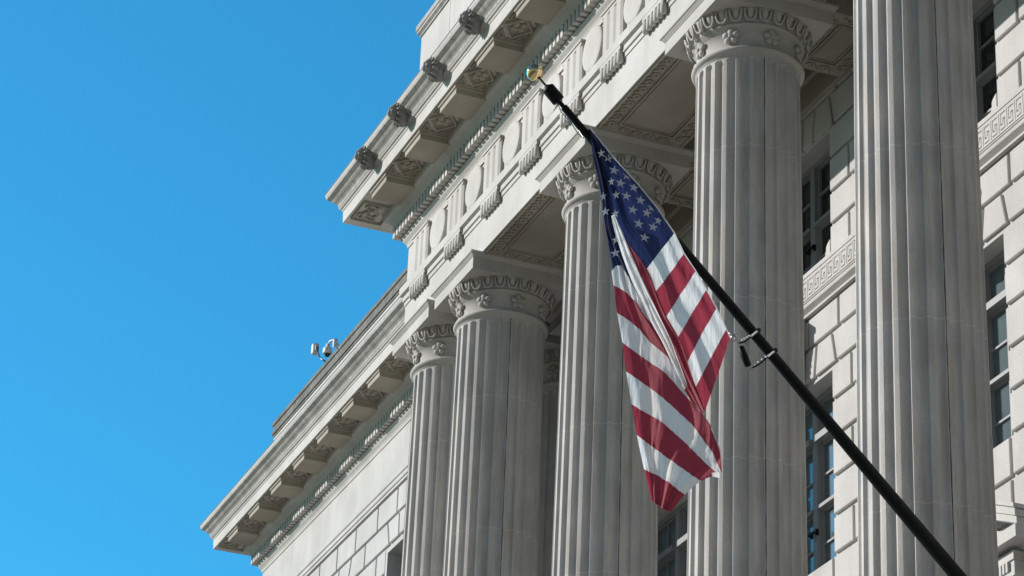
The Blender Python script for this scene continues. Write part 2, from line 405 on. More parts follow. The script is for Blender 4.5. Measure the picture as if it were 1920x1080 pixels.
def soffit_panel(wx, wy):
    b = MB(); hx, hy = wx/2, wy/2
    b.box(-hx, -hx+.018, -hy, hy, -.022, -.0004); b.box(hx-.018, hx, -hy, hy, -.022, -.0004)
    b.box(-hx+.018, hx-.018, -hy, -hy+.014, -.021, -.0004); b.box(-hx+.018, hx-.018, hy-.014, hy, -.021, -.0004)
    dx, dy = hx*.74, hy*.88
    strip(b, [(-dx, 0), (0, -dy), (dx, 0), (0, dy)], .038, .03)
    strip(b, [(-dx*.78, 0), (0, -dy*.78), (dx*.78, 0), (0, dy*.78)], .014, .015)
    for sx in (-1, 1):
        for sy in (-1, 1):
            strip(b, [(sx*hx*.86, sy*hy*.82), (sx*hx*.40, sy*hy*.82), (sx*hx*.86, sy*hy*.36)], .022, .022)
            strip(b, [(sx*hx*.76, sy*hy*.72), (sx*hx*.60, sy*hy*.72), (sx*hx*.76, sy*hy*.55)], .012, .014)
    # round recess ring and four-lobed flower
    b.tube([(dx*.60*math.cos(t*math.pi/10), dy*.60*math.sin(t*math.pi/10), -.006) for t in range(20)], .011, 6, closed=True)
    rosette_down(b, 0, 0, min(dx, dy)*.66, .034)
    return b
p0 = None
for xs, par, yf, wd in ((MODX, CO, YP, .5), (MWX, CWL, YW, .47)):
    q = None
    for a, c in zip(xs[:-1], xs[1:]):
        if par is CWL and c > XL-.3: break
        w_ = c-a-wd-.05
        key = round(w_, 1)
        if q is None or q[0] != key:
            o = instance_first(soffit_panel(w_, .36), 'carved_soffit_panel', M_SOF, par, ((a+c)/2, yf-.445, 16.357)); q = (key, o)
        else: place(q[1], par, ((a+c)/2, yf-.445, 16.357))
def scroll(b, cx, cy, r0, turns, sgn, z, rad, a0=0, k=26):
    pts = []
    for i in range(k):
        t = i/(k-1); a = a0+sgn*turns*2*math.pi*t; r = r0*(1-.8*t)
        pts.append((cx+r*math.cos(a), cy+r*math.sin(a), z))
    b.tube(pts, [rad*(1-.3*i/k) for i in range(k)], 6)
def corner_panel():
    b = MB()
    strip(b, [(-.20, -.17), (.27, -.17), (.27, .20), (-.20, .20)], .03, .025)
    scroll(b, -.02, .02, .13, 1.4, 1, -.012, .024, 2.5)
    scroll(b, .14, -.06, .09, 1.2, -1, -.012, .020, 3.2)
    scroll(b, -.10, -.09, .07, 1.2, -1, -.012, .018, .6)
    for i in range(6):
        a = -2.4+i*.5; b.ball((.12+.1*math.cos(a), .10+.07*math.sin(a), -.008), (.045, .03, .02), nu=8, nv=5)
    return b
cp = instance_first(corner_panel(), 'carved_corner_panel', M_SOF, CO, (XL-.27, YP-.42, 16.357))
place(cp, CWL, (WL-.27, YW-.42, 16.357))

# --- triglyphs, metope discs
def triglyph():
    b = MB(); h = .25; z0, z1 = 15.334-15.6, 15.822-15.6
    w_ = .5/12
    # plan profile of the front with glyph grooves (x, y)
    prof = [(-h, 0), (-h, -.018), (-h+w_, -.045)]
    for c in (-w_*3, 0, 0):
        pass
    PR = -.052
    xs = [(-h, -.034), (-h+w_*.9, PR)]
    for c in (-.5/6, .5/6):
        xs += [(c-w_*.95, PR), (c, PR+.015), (c+w_*.95, PR)]
    xs += [(h-w_*.9, PR), (h, -.034)]
    xs = [(-h, 0.0005)]+xs+[(h, 0.0005)]
    n = len(xs); zt = z1-.05
    vs = [(x, y, z0) for x, y in xs]+[(x, y, zt) for x, y in xs]+[(x, PR if 0 < i < n-1 else y, zt+.018) for i, (x, y) in enumerate(xs)]+[(x, PR if 0 < i < n-1 else y, z1) for i, (x, y) in enumerate(xs)]
    fs = []
    for r_ in range(3):
        for i in range(n-1): fs.append((r_*n+i, r_*n+i+1, (r_+1)*n+i+1, (r_+1)*n+i))
    b.add(vs, fs)
    b.box(-h-.012, h+.012, -.064, .0005, z1, z1+.0225)
    return b
def guttae():
    b = MB(); h = .25
    b.box(-h, h, -.062, -.031, 15.165-15.6, 15.209-15.6)
    for i in range(6):
        x = -h+.5/6*(i+.5)
        b.tube([(x, -.044, 15.168-15.6), (x, -.040, 15.10-15.6), (x, -.036, 15.045-15.6), (x, -.034, 15.025-15.6)], [.028, .034, .038, .026], 10)
    return b
t0 = None
for x in MODX:
    if t0 is None:
        xx = MODX[0]
        t0 = instance_first(triglyph(), 'triglyph', M_CORN, B, (xx+.0, YP, 15.6)); t0['_u'] = 1
        gt = guttae().build('guttae_row', M_CORN, None, (0, 0, 0)); gt.location = (0, 0, 0); gt.parent = t0
    else: place(t0, B, (x, YP, 15.6))
def disc():
    b = MB(); prof = [(.250, .0), (.250, .036), (.246, .041), (.20, .043), (.12, .044), (.03, .045), (0.0005, .045)]
    n = 40; base = len(b.v)
    for r, h in prof:
        for j in range(n): a = 2*math.pi*j/n; b.v.append((r*math.cos(a), -h, r*math.sin(a)))
    for i in range(len(prof)-1):
        for j in range(n): b.face((base+i*n+j, base+i*n+(j+1) % n, base+(i+1)*n+(j+1) % n, base+(i+1)*n+j), 0, i > 1)
    return b
d0 = None
tx = MODX
for a, c in zip(tx[:-1], tx[1:]):
    if d0 is None: d0 = instance_first(disc(), 'round_metope_boss', M_CORN, B, ((a+c)/2, YP-.0005, 15.59))
    else: place(d0, B, ((a+c)/2, YP-.0005, 15.59))
# metope top fillet
mt = MB(); mt.box(XL+.52, XR-.02, YP-.018, YP-.0008, 15.8, 15.8445); mt.build('frieze_fillet', M_CORN, B)

# --- lion masks
def lion():
    b = MB()
    def mane(d):
        return 1+.07*math.sin(11*math.atan2(d.z, d.x))*(1-abs(d.y))+.08*noise.noise(d*3.5)
    SCL = 1.08
    b.ball((0, .0, .0), (.105, .10, .125), nu=40, nv=22, fn=mane)
    b.ball((0, -.035, .005), (.088, .075, .105), nu=36, nv=20, fn=lambda d: 1+.05*math.sin(9*math.atan2(d.z, d.x))+.06*noise.noise(d*5+Vector((3, 1, 2))))
    def face(d):
        k = 1-.10*math.exp(-((abs(d.x)-.38)**2+(d.z-.22)**2)*28)      # eye sockets
        k += .10*math.exp(-((abs(d.x)-.32)**2+(d.z-.50)**2)*30)        # brows
        k -= .12*math.exp(-(d.x**2*6+(d.z+.52)**2*90))                 # mouth
        return k
    b.ball((0, -.085, .0), (.066, .066, .085), nu=28, nv=20, fn=face)
    b.ball((0, -.140, -.022), (.036, .034, .030), nu=16, nv=10)
    b.ball((0, -.132, .015), (.016, .03, .034), nu=10, nv=8)
    b.ball((0, -.120, -.068), (.028, .026, .017), nu=12, nv=8)
    for s_ in (-1, 1):
        b.ball((s_*.027, -.138, .028), (.012, .010, .009), nu=8, nv=6)
        b.ball((s_*.070, -.055, .075), (.024, .024, .030), nu=10, nv=8)
        b.ball((s_*.040, -.128, -.03), (.014, .018, .03), nu=10, nv=8)
    for k in range(13):
        a = math.pi*(-.42+k*1.84/12)+0; cx, cz = math.cos(a), math.sin(a)
        b.tube([(cx*.066, -.085, cz*.082), (cx*.098, -.072, cz*.112), (cx*.118, -.028, cz*.128-.008)], [.010, .017, .009], 6)
    b.v = [(x*SCL*.90, y*SCL, z*SCL*1.16) for x, y, z in b.v]
    return b
l0 = None
for x in MODX:
    if l0 is None: l0 = instance_first(lion(), 'lion_mask', M_MASK, CO, (x, YP-.745, 16.645))
    else: place(l0, CO, (x, YP-.745, 16.645))

# --- columns
Z0, ZT = 5.0, 14.645
def radius(z): 
    return .487+.043*(13.98-z)/6.0 if z > 8 else .530+.020*(8-z)/3.0
def shaft():
    b = MB(); NF = 24; seg = 14
    zs = [5.32, 5.36]+[5.5+i*.7 for i in range(12)]+[13.90, 13.925, 13.94, 13.952, 13.962, 13.970, 13.976, 13.980, 13.983]
    base = 0; na = NF*seg
    for z in zs:
        R_ = radius(z); pitch = 2*math.pi/NF; fw = pitch*.70/2
        d = 13.981-z; rr = fw*R_
        if d <= 0: wloc = 0
        elif d < rr: wloc = math.sqrt(max(0, rr*rr-(rr-d)**2))/R_
        else: wloc = fw
        for k in range(NF):
            for j in range(seg):
                # first 10 samples span the flute, last ones the fillet
                if j <= 10:
                    t = -1+2*j/10; a = k*pitch+t*fw
                    u = t*fw/wloc if wloc > 1e-6 else 2
                    dep = .80*wloc*R_*math.sqrt(max(0, 1-u*u)) if abs(u) < 1 else 0
                    r = R_-dep
                else:
                    a = k*pitch+fw+(j-10)*(pitch-2*fw)/(seg-10+0); r = R_
                b.v.append((r*math.cos(a), r*math.sin(a), z-Z0))
    for i in range(len(zs)-1):
        for j in range(na):
            a = i*na+j; c = i*na+(j+1) % na; b.face((a, c, c+na, a+na), 0, False)
    return b
def smooth_flutes(o):
    me = o.data
    for p in me.polygons: p.use_smooth = True
    try:
        me.set_sharp_from_angle(angle=math.radians(34))
    except Exception: pass
def capital():
    b = MB(); z = lambda v: v-Z0
    b.lathe([(.483, z(13.975)), (.487, z(13.986)), (.487, z(14.000)), (.497, z(14.004)), (.497, z(14.018)), (.505, z(14.021)), (.524, z(14.033)), (.533, z(14.052)), (.524, z(14.071)), (.500, z(14.080)), (.489, z(14.092)),
             (.484, z(14.115)), (.484, z(14.275)), (.500, z(14.278)), (.500, z(14.290)), (.514, z(14.293)), (.514, z(14.305)), (.528, z(14.308)), (.528, z(14.318)), (.50, z(14.33))], 0, 0, 72)
    return b
def echinus():
    b = MB(); z = lambda v: v-Z0; n = 26
    b.lathe([(.50, z(14.318)), (.510, z(14.33)), (.524, z(14.36)), (.536, z(14.40)), (.545, z(14.437)), (.55, z(14.444)), (.2, z(14.444))], 0, 0, 72)
    b.lathe([(.575, z(14.428)), (.588, z(14.432)), (.588, z(14.4445)), (.5, z(14.4445))], 0, 0, 72)
    for k in range(n):
        a = 2*math.pi*(k+.25)/n; c, s_ = math.cos(a), math.sin(a)
        def P(r, t, zz): return (r*c-t*s_, r*s_+t*c, z(zz))
        base = len(b.v); nu, nv = 14, 10
        for i in range(nv+1):
            th = math.pi*i/nv
            for j in range(nu):
                ph = 2*math.pi*j/nu
                zz = math.cos(th); tt = math.sin(th)*math.cos(ph); rr = math.sin(th)*math.sin(ph)
                b.v.append(P(.551+.022*zz+rr*.036, tt*.038*(1+.18*zz), 14.400+zz*.062))
        for i in range(nv):
            for j in range(nu):
                q = base+i*nu+j; w2 = base+i*nu+(j+1) % nu; b.face((q, q+nu, w2+nu, w2), 0, True)
        pts = []
        for i in range(17):
            t = i/16; tt = .058*math.cos(math.pi*t) if False else .058*(1-2*t)
            u = abs(tt)/.058; zz = 14.326+.108*(1-math.sqrt(max(0, 1-u**2.6)))
            pts.append(P(.538+.34*(zz-14.326)+.022, tt, zz))
        b.tube(pts, .0115, 6)
        a2 = a+math.pi/n; c2, s2 = math.cos(a2), math.sin(a2)
        def Q(r, t, zz): return (r*c2-t*s2, r*s2+t*c2, z(zz))
        b.add([Q(.578, 0, 14.430), Q(.570, .010, 14.430), Q(.570, -.010, 14.430), Q(.540, 0, 14.328), Q(.572, 0, 14.38)], [(0, 4, 1), (0, 2, 4), (1, 4, 3), (2, 3, 4)])
    return b
def rosette():
    """flower facing -y, centre at origin"""
    b = MB(); r = .085
    for k in range(5):
        a = math.pi/2+k*2*math.pi/5
        cx, cz = r*.55*math.cos(a), r*.55*math.sin(a)
        base = len(b.v); nu, nv = 10, 7
        ca, sa = math.cos(a), math.sin(a)
        for i in range(nv+1):
            th = math.pi*i/nv
            for j in range(nu):
                ph = 2*math.pi*j/nu
                u = math.cos(th)*r*.47; v = math.sin(th)*math.cos(ph)*r*.40*(1+.25*math.cos(th)); h = math.sin(th)*math.sin(ph)*.026
                b.v.append((cx+u*ca-v*sa, h-.014, cz+u*sa+v*ca))
        for i in range(nv):
            for j in range(nu):
                q = base+i*nu+j; w2 = base+i*nu+(j+1) % nu; b.face((q, q+nu, w2+nu, w2), 0, True)
    b.ball((0, -.034, 0), (.021, .02, .021), nu=10, nv=6)
    return b
def abacus():
    b = MB(); z = lambda v: v-Z0; h = .592
    b.box(-h, h, -h, h, z(14.445), z(14.582))
    def ring(o0, z0_, o1, z1_):
        vs = [(sx*(h+o), sy*(h+o), z(zz)) for o, zz in ((o0, z0_), (o1, z1_)) for sx, sy in ((-1, -1), (1, -1), (1, 1), (-1, 1))]
        b.add(vs, [(i, (i+1) % 4, 4+(i+1) % 4, 4+i) for i in range(4)]+[(0, 1, 2, 3), (4, 5, 6, 7)])
    ring(.006, 14.5825, .010, 14.592); ring(.012, 14.5925, .036, 14.622); ring(.042, 14.6225, .044, 14.6447)
    return b
def colbase():
    b = MB(); b.box(-.72, .72, -.72, .72, 0, .12)
    b.lathe([(.70, .1205), (.73, .15), (.70, .185), (.64, .19), (.61, .21), (.62, .235), (.64, .24), (.65, .26), (.62, .285), (.575, .29), (.56, .32), (.555, .34)], 0, 0, 48)
    return b
def make_column(parent, org):
    e = empty('column', org, parent=parent); e['_org'] = org
    def P(b, name, mats, at=None, rz=0):
        o = b.build(name, mats, None, (0, 0, 0)); o.location = (0, 0, 0) if at is None else Vector(at)*S; o.parent = e; o.rotation_euler.z = rz
        return o
    s_ = P(shaft(), 'shaft', M_COL); smooth_flutes(s_)
    P(capital(), 'necking', M_CAP); P(echinus(), 'echinus', M_CAP); P(abacus(), 'abacus', M_CAP); P(colbase(), 'base', M_CAP)
    r0 = None
    for k in range(8):
        a = math.radians(-90+45*k); at = (.486*math.cos(a), .486*math.sin(a), 14.196-Z0)
        if r0 is None: r0 = P(rosette(), 'rosette', M_CAP, at, a+math.pi/2)
        else:
            c = r0.copy(); SC.collection.objects.link(c); c.parent = e; c.location = Vector(at)*S; c.rotation_euler.z = a+math.pi/2
    return e
# build()'s W() adds EYE; shapes above are local, so undo that through a wrapper
_old_build = MB.build
col0 = make_column(B, (COLS[0], YC, Z0))
for x in COLS[1:]:
    c = place(col0, B, (x, YC, Z0))
# engaged columns on the wall at the end bay
for x in (-27.29, -28.67):
    c = place(col0, B, (x, YW+.12, Z0)); c.name = 'engaged_column'

# --- portico floor / lower storey, ceiling beams
b = MB(); b.box(XL-.3, XR+.3, YP-.35, YW-.001, 4.75, 4.998); b.box(XL-.15, XR+.15, YP-.2, YW-.001, GZ, 4.7495); b.build('podium', M_WALL, B)
def guilloche(b, x0, x1, y0, y1, z, horizontal_pitch=.155):
    """running scroll border, hanging from z"""
    bw = .10
    def run(p, q, inward):
        p = Vector(p); q = Vector(q); L_ = (q-p).length; d = (q-p)/L_; n_ = Vector(inward); k = max(2, int(round(L_/horizontal_pitch)))
        st = L_/k; r = bw*.36
        for i in range(k):
            c = p+d*(st*(i+.5)); pts = []
            # wave crest curling into a hook
            for j in range(15):
                t = j/14
                if t < .45:
                    u = t/.45; pos = c+d*(-st*.62+u*st*.62)+n_*(-bw*.42+bw*.84*(math.sin(u*math.pi/2)**1.6))
                else:
                    u = (t-.45)/.55; a = math.pi/2-u*math.pi*1.5; rr = r*(1-.45*u)
                    pos = c+d*(math.cos(a)*rr*1.0)+n_*(bw*.42-r+math.sin(a)*rr)
                pts.append((pos.x, pos.y, z-.008))
            b.tube(pts, .0145, 6)
            b.ball((c.x, c.y, z), (.018, .018, .018), nu=8, nv=4)
    m_ = bw/2+.02
    run((x0+m_, y0+m_), (x1-m_, y0+m_), (0, 1)); run((x1-m_, y1-m_), (x0+m_, y1-m_), (0, -1))
    run((x0+m_, y1-m_-.1), (x0+m_, y0+m_+.1), (1, 0)); run((x1-m_, y0+m_+.1), (x1-m_, y1-m_-.1), (-1, 0))
    # inner frame, stepped
    i_ = bw+.05
    for k, (ins, wd, h) in enumerate(((i_, .022, .020), (i_+.04, .012, .011))):
        X0_, X1_, Y0_, Y1_ = x0+ins, x1-ins, y0+ins, y1-ins
        b.box(X0_, X1_, Y0_, Y0_+wd, z-h, z-.0004); b.box(X0_, X1_, Y1_-wd, Y1_, z-h, z-.0004)
        b.box(X0_, X0_+wd, Y0_+wd, Y1_-wd, z-h-.0005, z-.0004); b.box(X1_-wd, X1_, Y0_+wd, Y1_-wd, z-h-.0005, z-.0004)
    # outer fillet
    b.box(x0, x1, y0-.0, y0+.012, z-.014, z-.0004); b.box(x0, x1, y1-.012, y1, z-.014, z-.0004)
YB = 10.985   # back of the architrave beam
b = MB(); b.box(XL+.9855, XR-.9855, YP+.3, YB, 15.334, 15.9); b.build('inner_architrave', M_SOF, B)
for i, x in enumerate(COLS):
    b = MB(); b.box(x-.52, x+.52, YB+.0005, YW-.0005, 14.6465, 15.35)
    b.box(x-.55, x+.55, YB+.0005, YW-.0005, 15.351, 15.45)
    bo = b.build('ceiling_beam', M_SOF, B)
    if 1 < i < 6:
        q = MB(); guilloche(q, x-.50, x+.50, 11.14, YW-.03, 14.6465); q.build('carved_border', M_SOF, bo)
for i in range(1, len(COLS)-1):
    q = MB(); q.box(COLS[i]+.60, COLS[i+1]-.60, YP+.012, YB-.002, 14.640, 14.6447); guilloche(q, COLS[i]+.645, COLS[i+1]-.645, YP+.03, YB-.03, 14.640); q.build('carved_soffit', M_SOF, B)
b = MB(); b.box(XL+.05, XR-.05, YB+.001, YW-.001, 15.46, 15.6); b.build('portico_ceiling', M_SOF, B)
for x0_, x1_ in zip(COLS[:-1], COLS[1:]):
    b = MB()
    b.box(x0_+.52, x1_-.52, YW-.10, YW-.001, 14.93, 15.1)
    b.box(x0_+.52, x1_-.52, YW-.05, YW-.001, 14.66, 14.9305)
    b.build('wall_architrave', M_SOF, B)

# --- ashlar walls
ZL = [15.01, 14.62, 14.25, 13.90, 13.52, 13.165, 12.80]     # course lines above the key band
ZK = [12.36, 12.03, 11.68, 11.31, 10.93, 10.53, 10.14, 9.76, 9.38, 9.0, 8.62, 8.24, 7.86, 7.48, 7.1, 6.72, 6.34, 5.96, 5.58, 5.2]
GAP = .019; DEP = .034
WALL = MB(); BACK = MB()
def blk(poly): WALL.prism_y(inset(poly, GAP), YW, YW+DEP+.002, bev=.008)
def rect(x0, x1, z0, z1): blk([(x0, z0), (x1, z0), (x1, z1), (x0, z1)])
def plainfill(x0, x1, z0, z1): BACK.box(x0, x1, YW+DEP, YW+.34, z0, z1)
HWN = .70
# windows: (centre x, z0, z1)
WINS = []
for c in BAYS: WINS += [(c, 12.83, 14.235), (c, 9.76, 11.655), (c, 6.0, 8.55)]
WING = [(-33.80, 12.2, 14.19), (-36.95, 12.2, 14.19)]
XBR = []
def pier_courses(xa, xb, zs, lft, rgt, k0=0):
    """ashlar between x=xa and xb; lft/rgt True where that side is a window jamb"""
    for k in range(len(zs)-1):
        z1, z0 = zs[k], zs[k+1]
        xs = [xa]
        if (k+k0) % 2 == 0:
            if lft: xs.append(xa+.40)
            mid = [(xa+xb)/2] if xb-xa > 1.2 else []
            if rgt: xs += [xb-.40]
        else:
            if xb-xa > 1.2: xs.append((xa+xb)/2)
        xs.append(xb)
        for a, c in zip(xs[:-1], xs[1:]): rect(a, c, z0, z1)
edges = [XL+.1]+[v for c in BAYS for v in (c-HWN, c+HWN)]+[XR-.1]
edges[0] = -30.2
piers = [(edges[i], edges[i+1], i > 0, i < len(edges)-2) for i in range(0, len(edges), 2)]
M_ = .045   # plain margin round the openings
for xa, xb, l_, r_ in piers:
    pier_courses(xa, xb, ZL[2:], l_, r_, 1)
    pier_courses(xa, xb, ZK[2:], l_, r_, 0)
    plainfill(xa, xb, 5.0, 15.2)
def lintel(c, z0, z1, h=.70, ztop=None):
    """splayed voussoirs over an opening whose head is z0; course z0..z1"""
    xt = [c-h-.36, c-.44, c-.17, c+.17, c+.44, c+h+.36]
    cuts_b = [c-h-.10, c-.36, c-.14, c+.14, c+.36, c+h+.10]
    cuts_t = [c-h-.02, c-.42, c-.17, c+.17, c+.42, c+h+.02]
    for i in range(5): blk([(cuts_b[i], z0), (cuts_b[i+1], z0), (cuts_t[i+1], z1), (cuts_t[i], z1)])
    return cuts_b[0], cuts_b[-1], cuts_t[0], cuts_t[-1]
def head_courses(xa, xb, c_left, c_right, z0, z1):
    """pier course beside voussoirs; xa/xb pier limits, slanted where they meet a lintel"""
    pl = [(xa, z0), (xb, z0), (xb, z1), (xa, z1)]
    return pl
for (z0, z1) in ((14.25, 14.62), (11.68, 12.03)):
    prev = None
    segs = [lintel(c, z0, z1) for c in BAYS]
    xs0, xs1 = -30.2, XR-.1
    for k in range(len(BAYS)+1):
        lb = xs0 if k == 0 else segs[k-1][1]; lt = xs0 if k == 0 else segs[k-1][3]
        rb = xs1 if k == len(BAYS) else segs[k][0]; rt = xs1 if k == len(BAYS) else segs[k][2]
        mids = [(lb+.44), (rb-.44)] if rb-lb > 1.3 else [(lb+rb)/2]
        pb = [lb]+mids+[rb]; ptp = [lt]+mids+[rt]
        for i in range(len(pb)-1): blk([(pb[i], z0), (pb[i+1], z0), (ptp[i+1], z1), (ptp[i], z1)])
# course above the heads
for (z0, z1) in ((14.62, 15.01), (12.03, 12.36)):
    x = -30.2
    cuts = [x]
    for c in BAYS: cuts += [c-.24, c+.24] if z0 < 13 else [c-.52, c+.1]
    for c in BAYS[:-1]: cuts += [c+.24+.62, c+3.09-.24-.62]
    cuts = sorted(cuts)+[XR-.1]
    for a, cc in zip(cuts[:-1], cuts[1:]): rect(a, cc, z0, z1)
for c in BAYS:
    plainfill(c-HWN, c+HWN, 14.235, 15.2); plainfill(c-HWN, c+HWN, 11.655, 12.83); plainfill(c-HWN, c+HWN, 8.55, 9.76); plainfill(c-HWN, c+HWN, 5.0, 6.0)
    for z1_, z0_ in ((9.76, 9.38), (9.38, 9.0), (9.0, 8.62)): rect(c-HWN-.0, c+HWN, z0_, z1_)
# plain lintel faces flush between course and opening
# --- left wing blocks
XW1 = XL-.004
def wing_row(cuts, z0, z1):
    for a, cc in zip(cuts[:-1], cuts[1:]): rect(a, cc, z0, z1)
wing_row([-40.4, -39.9, -39.1, -38.3, -37.51, -36.73, -35.94, -35.04, -34.26, -33.4, -32.6, -31.8, -31.0, -30.1], 14.62, 15.01)
for cw in (-33.80, -36.95): pass
z0, z1 = 14.25, 14.62
blk([(-40.4, z0), (-39.5, z0), (-39.5, z1), (-40.4, z1)]); blk([(-39.5, z0), (-38.6, z0), (-38.6, z1), (-39.5, z1)])
blk([(-38.6, z0), (-37.72, z0), (-37.80, z1), (-38.6, z1)])
for a, bq, c_, d_ in ((-37.72, -37.28, -37.31, -37.80), (-37.28, -36.62, -36.59, -37.31), (-36.62, -36.18, -36.06, -36.59)): blk([(a, z0), (bq, z0), (c_, z1), (d_, z1)])
blk([(-36.18, z0), (-35.50, z0), (-35.50, z1), (-36.06, z1)])
blk([(-35.50, z0), (-34.50, z0), (-34.61, z1), (-35.50, z1)])
blk([(-34.50, z0), (-34.13, z0), (-34.15, z1), (-34.61, z1)]); blk([(-34.13, z0), (-33.47, z0), (-33.44, z1), (-34.15, z1)])
blk([(-33.47, z0), (-33.1, z0), (-32.98, z1), (-33.44, z1)]); blk([(-33.1, z0), (-32.0, z0), (-32.0, z1), (-32.98, z1)])
blk([(-32.0, z0), (-31.0, z0), (-31.0, z1), (-32.0, z1)]); blk([(-31.0, z0), (-30.2, z0), (-30.2, z1), (-31.0, z1)])
zz = 14.25; k = 0
while zz > 5.2:
    z1, z0 = zz, zz-.38
    inw = z0 > 12.15
    parts_ = []
    if inw:
        parts_ = [(-40.4, -36.95-.80), (-36.95+.80, -33.8-.80), (-33.8+.80, -30.2)]
    else: parts_ = [(-40.4, -30.2)]
    for a, cc in parts_:
        n = max(1, int(round((cc-a)/.85))); st = (cc-a)/n; off = 0 if k % 2 else st/2
        cuts = [a]+[a+st*(i+1)-off for i in range(n)]+[cc]
        cuts = sorted(set(round(v, 4) for v in cuts)); cuts = [v for i, v in enumerate(cuts) if i == 0 or v-cuts[i-1] > .05]
        for p, q in zip(cuts[:-1], cuts[1:]): rect(p, q, z0, z1)
    zz -= .38; k += 1
plainfill(-40.4, -37.65, 5.0, 15.2); plainfill(-36.25, -34.5, 5.0, 15.2); plainfill(-33.1, -30.2, 5.0, 15.2)
for c in (-36.95, -33.8): plainfill(c-.7, c+.7, 14.19, 15.2); plainfill(c-.7, c+.7, 5.0, 12.2)
plainfill(-40.4, WR, 15.2, 16.0)
# right wing
zz = 15.01; k = 0
while zz > 5.2:
    n = 9; st = (WR-XR-.1)/n; off = 0 if k % 2 else st/2
    cuts = sorted(set([XR-.1]+[round(XR-.1+st*(i+1)-off, 4) for i in range(n)]+[WR]))
    for p, q in zip(cuts[:-1], cuts[1:]):
        if q-p > .05: rect(p, q, zz-.38, zz)
    zz -= .38; k += 1
plainfill(XR-.1, WR, 5.0, 15.2)
WF = WALL.build('ashlar_facing', M_WALL, B)
BF = BACK.build('wall_core', M_WALL, B)
# lower storey and body
b = MB(); b.box(WL+.01, WR-.01, YW+.35, 40, GZ, 16.75); b.box(WL, WR, YW, YW+.3495, GZ, 4.999); b.build('building_body', M_WALL, B)
b = MB()
b.box(WL+.001, WL+.34, YW+.345, 40, 4.9, 16.0); b.build('side_wall', M_WALL, B)

# --- greek key band, sills
def keyband(xa, xb):
    q = MB(); z0, z1 = 12.40, 12.80
    q.box(xa, xb, YW-.012, YW+.03, 12.515, 12.83)
    # sunk lines: raised bars leave grooves -> build plate pieces instead
    q.sweep([(.013, 12.515), (.03, 12.50), (.055, 12.485), (.07, 12.46), (.066, 12.435), (.04, 12.415), (.022, 12.40), (.022, 12.375), (-.02, 12.375), (-.02, 12.515)], [(xa, YW), (xb, YW)])
    return q
def fret_plate(xa, xb):
    """raised plate with the meander cut through it, row by row"""
    q = MB(); p = .131; n = int((xb-xa)/p); p = (xb-xa)/n; NX, NZ = 14, 26; zb, zt = 12.5155, 12.83
    cx, cz = p/NX, (zt-zb)/NZ
    grid = [[1]*NX for _ in range(NZ)]
    def h(r, c0, c1):
        for k in range(c0, c1+1): grid[r][k] = 0
    def v(c_, r0, r1):
        for k in range(r0, r1+1): grid[k][c_] = 0
    h(1, 0, NX-1); h(21, 0, NX-1); v(0, 3, 18)
    h(4, 3, 10); v(10, 4, 12); h(12, 7, 10); v(7, 9, 12)
    h(17, 3, 11); v(3, 8, 17); h(8, 3, 6)
    for r_ in range(NZ):
        runs = []; k = 0
        while k < NX:
            if grid[r_][k]:
                s_ = k
                while k < NX and grid[r_][k]: k += 1
                runs.append((s_, k))
            else: k += 1
        for i in range(n):
            for s_, e_ in runs: 
                q.box(xa+i*p+s_*cx, xa+i*p+e_*cx, YW-.042, YW-.0121, zb+r_*cz, zb+(r_+1)*cz)
    return q
KB = keyband(-27.0, XR-.1).build('greek_key_band', M_WALL, B)
fret_plate(-23.8, -16.0).build('key_fret', M_WALL, KB)
# block and console ends of the window sills
for c in BAYS:
    b = MB()
    for s_ in (-1, 1):
        xx = c+s_*HWN
        pts = [(xx, 12.8305), (xx, 13.02)]
        for i in range(9):
            t = i/8; pts.append((xx-s_*(.0+.11*math.sin(t*math.pi*.5)+.02*math.sin(t*math.pi*2)), 13.02-.15*t))
        pts.append((xx-s_*.09, 12.8305))
        if s_ < 0: pts = pts[::-1]
        b.prism_y(pts, YW+.003, YW+.12)
    b.build('sill_scroll', M_WALL, B)
# keystones over the middle windows
def keystone(c):
    b = MB()
    prof = [(0, 12.37), (-.30, 12.37), (-.31, 12.34), (-.30, 12.31), (-.255, 12.295), (-.26, 12.22), (-.235, 12.10), (-.19, 11.98), (-.14, 11.88), (-.12, 11.80), (-.14, 11.74), (-.16, 11.70), (-.14, 11.66), (-.08, 11.645), (0, 11.65)]
    for x0_, x1_, k in ((c-.19, c-.07, 1.0), (c-.0695, c+.0695, 1.10), (c+.07, c+.19, 1.0)):
        n = len(prof); vs = []
        for x in (x0_, x1_):
            for y, z in prof:
                tp = .86+.14*(z-11.65)/.72
                vs.append((c+(x-c)*tp, YW-.001+y*k, z))
        fs = [tuple(range(n)), tuple(range(2*n-1, n-1, -1))]+[(i, (i+1) % n, n+(i+1) % n, n+i) for i in range(n)]
        b.add(vs, fs)
    for i in range(7):
        z = 12.22-i*.072; t = (12.37-z)/.72
        for s_ in (-1, 1):
            b.ball((c+s_*.17*(1-.1*t), YW-.24+.14*t, z), (.035, .04, .034), nu=8, nv=6)
            b.tube([(c+s_*.19, YW-.21+.13*t, z+.02), (c+s_*.205, YW-.15+.1*t, z), (c+s_*.19, YW-.08, z-.03)], [.014, .02, .008], 6)
    return b
for c in BAYS: keystone(c).build('carved_keystone', M_CAP, B)
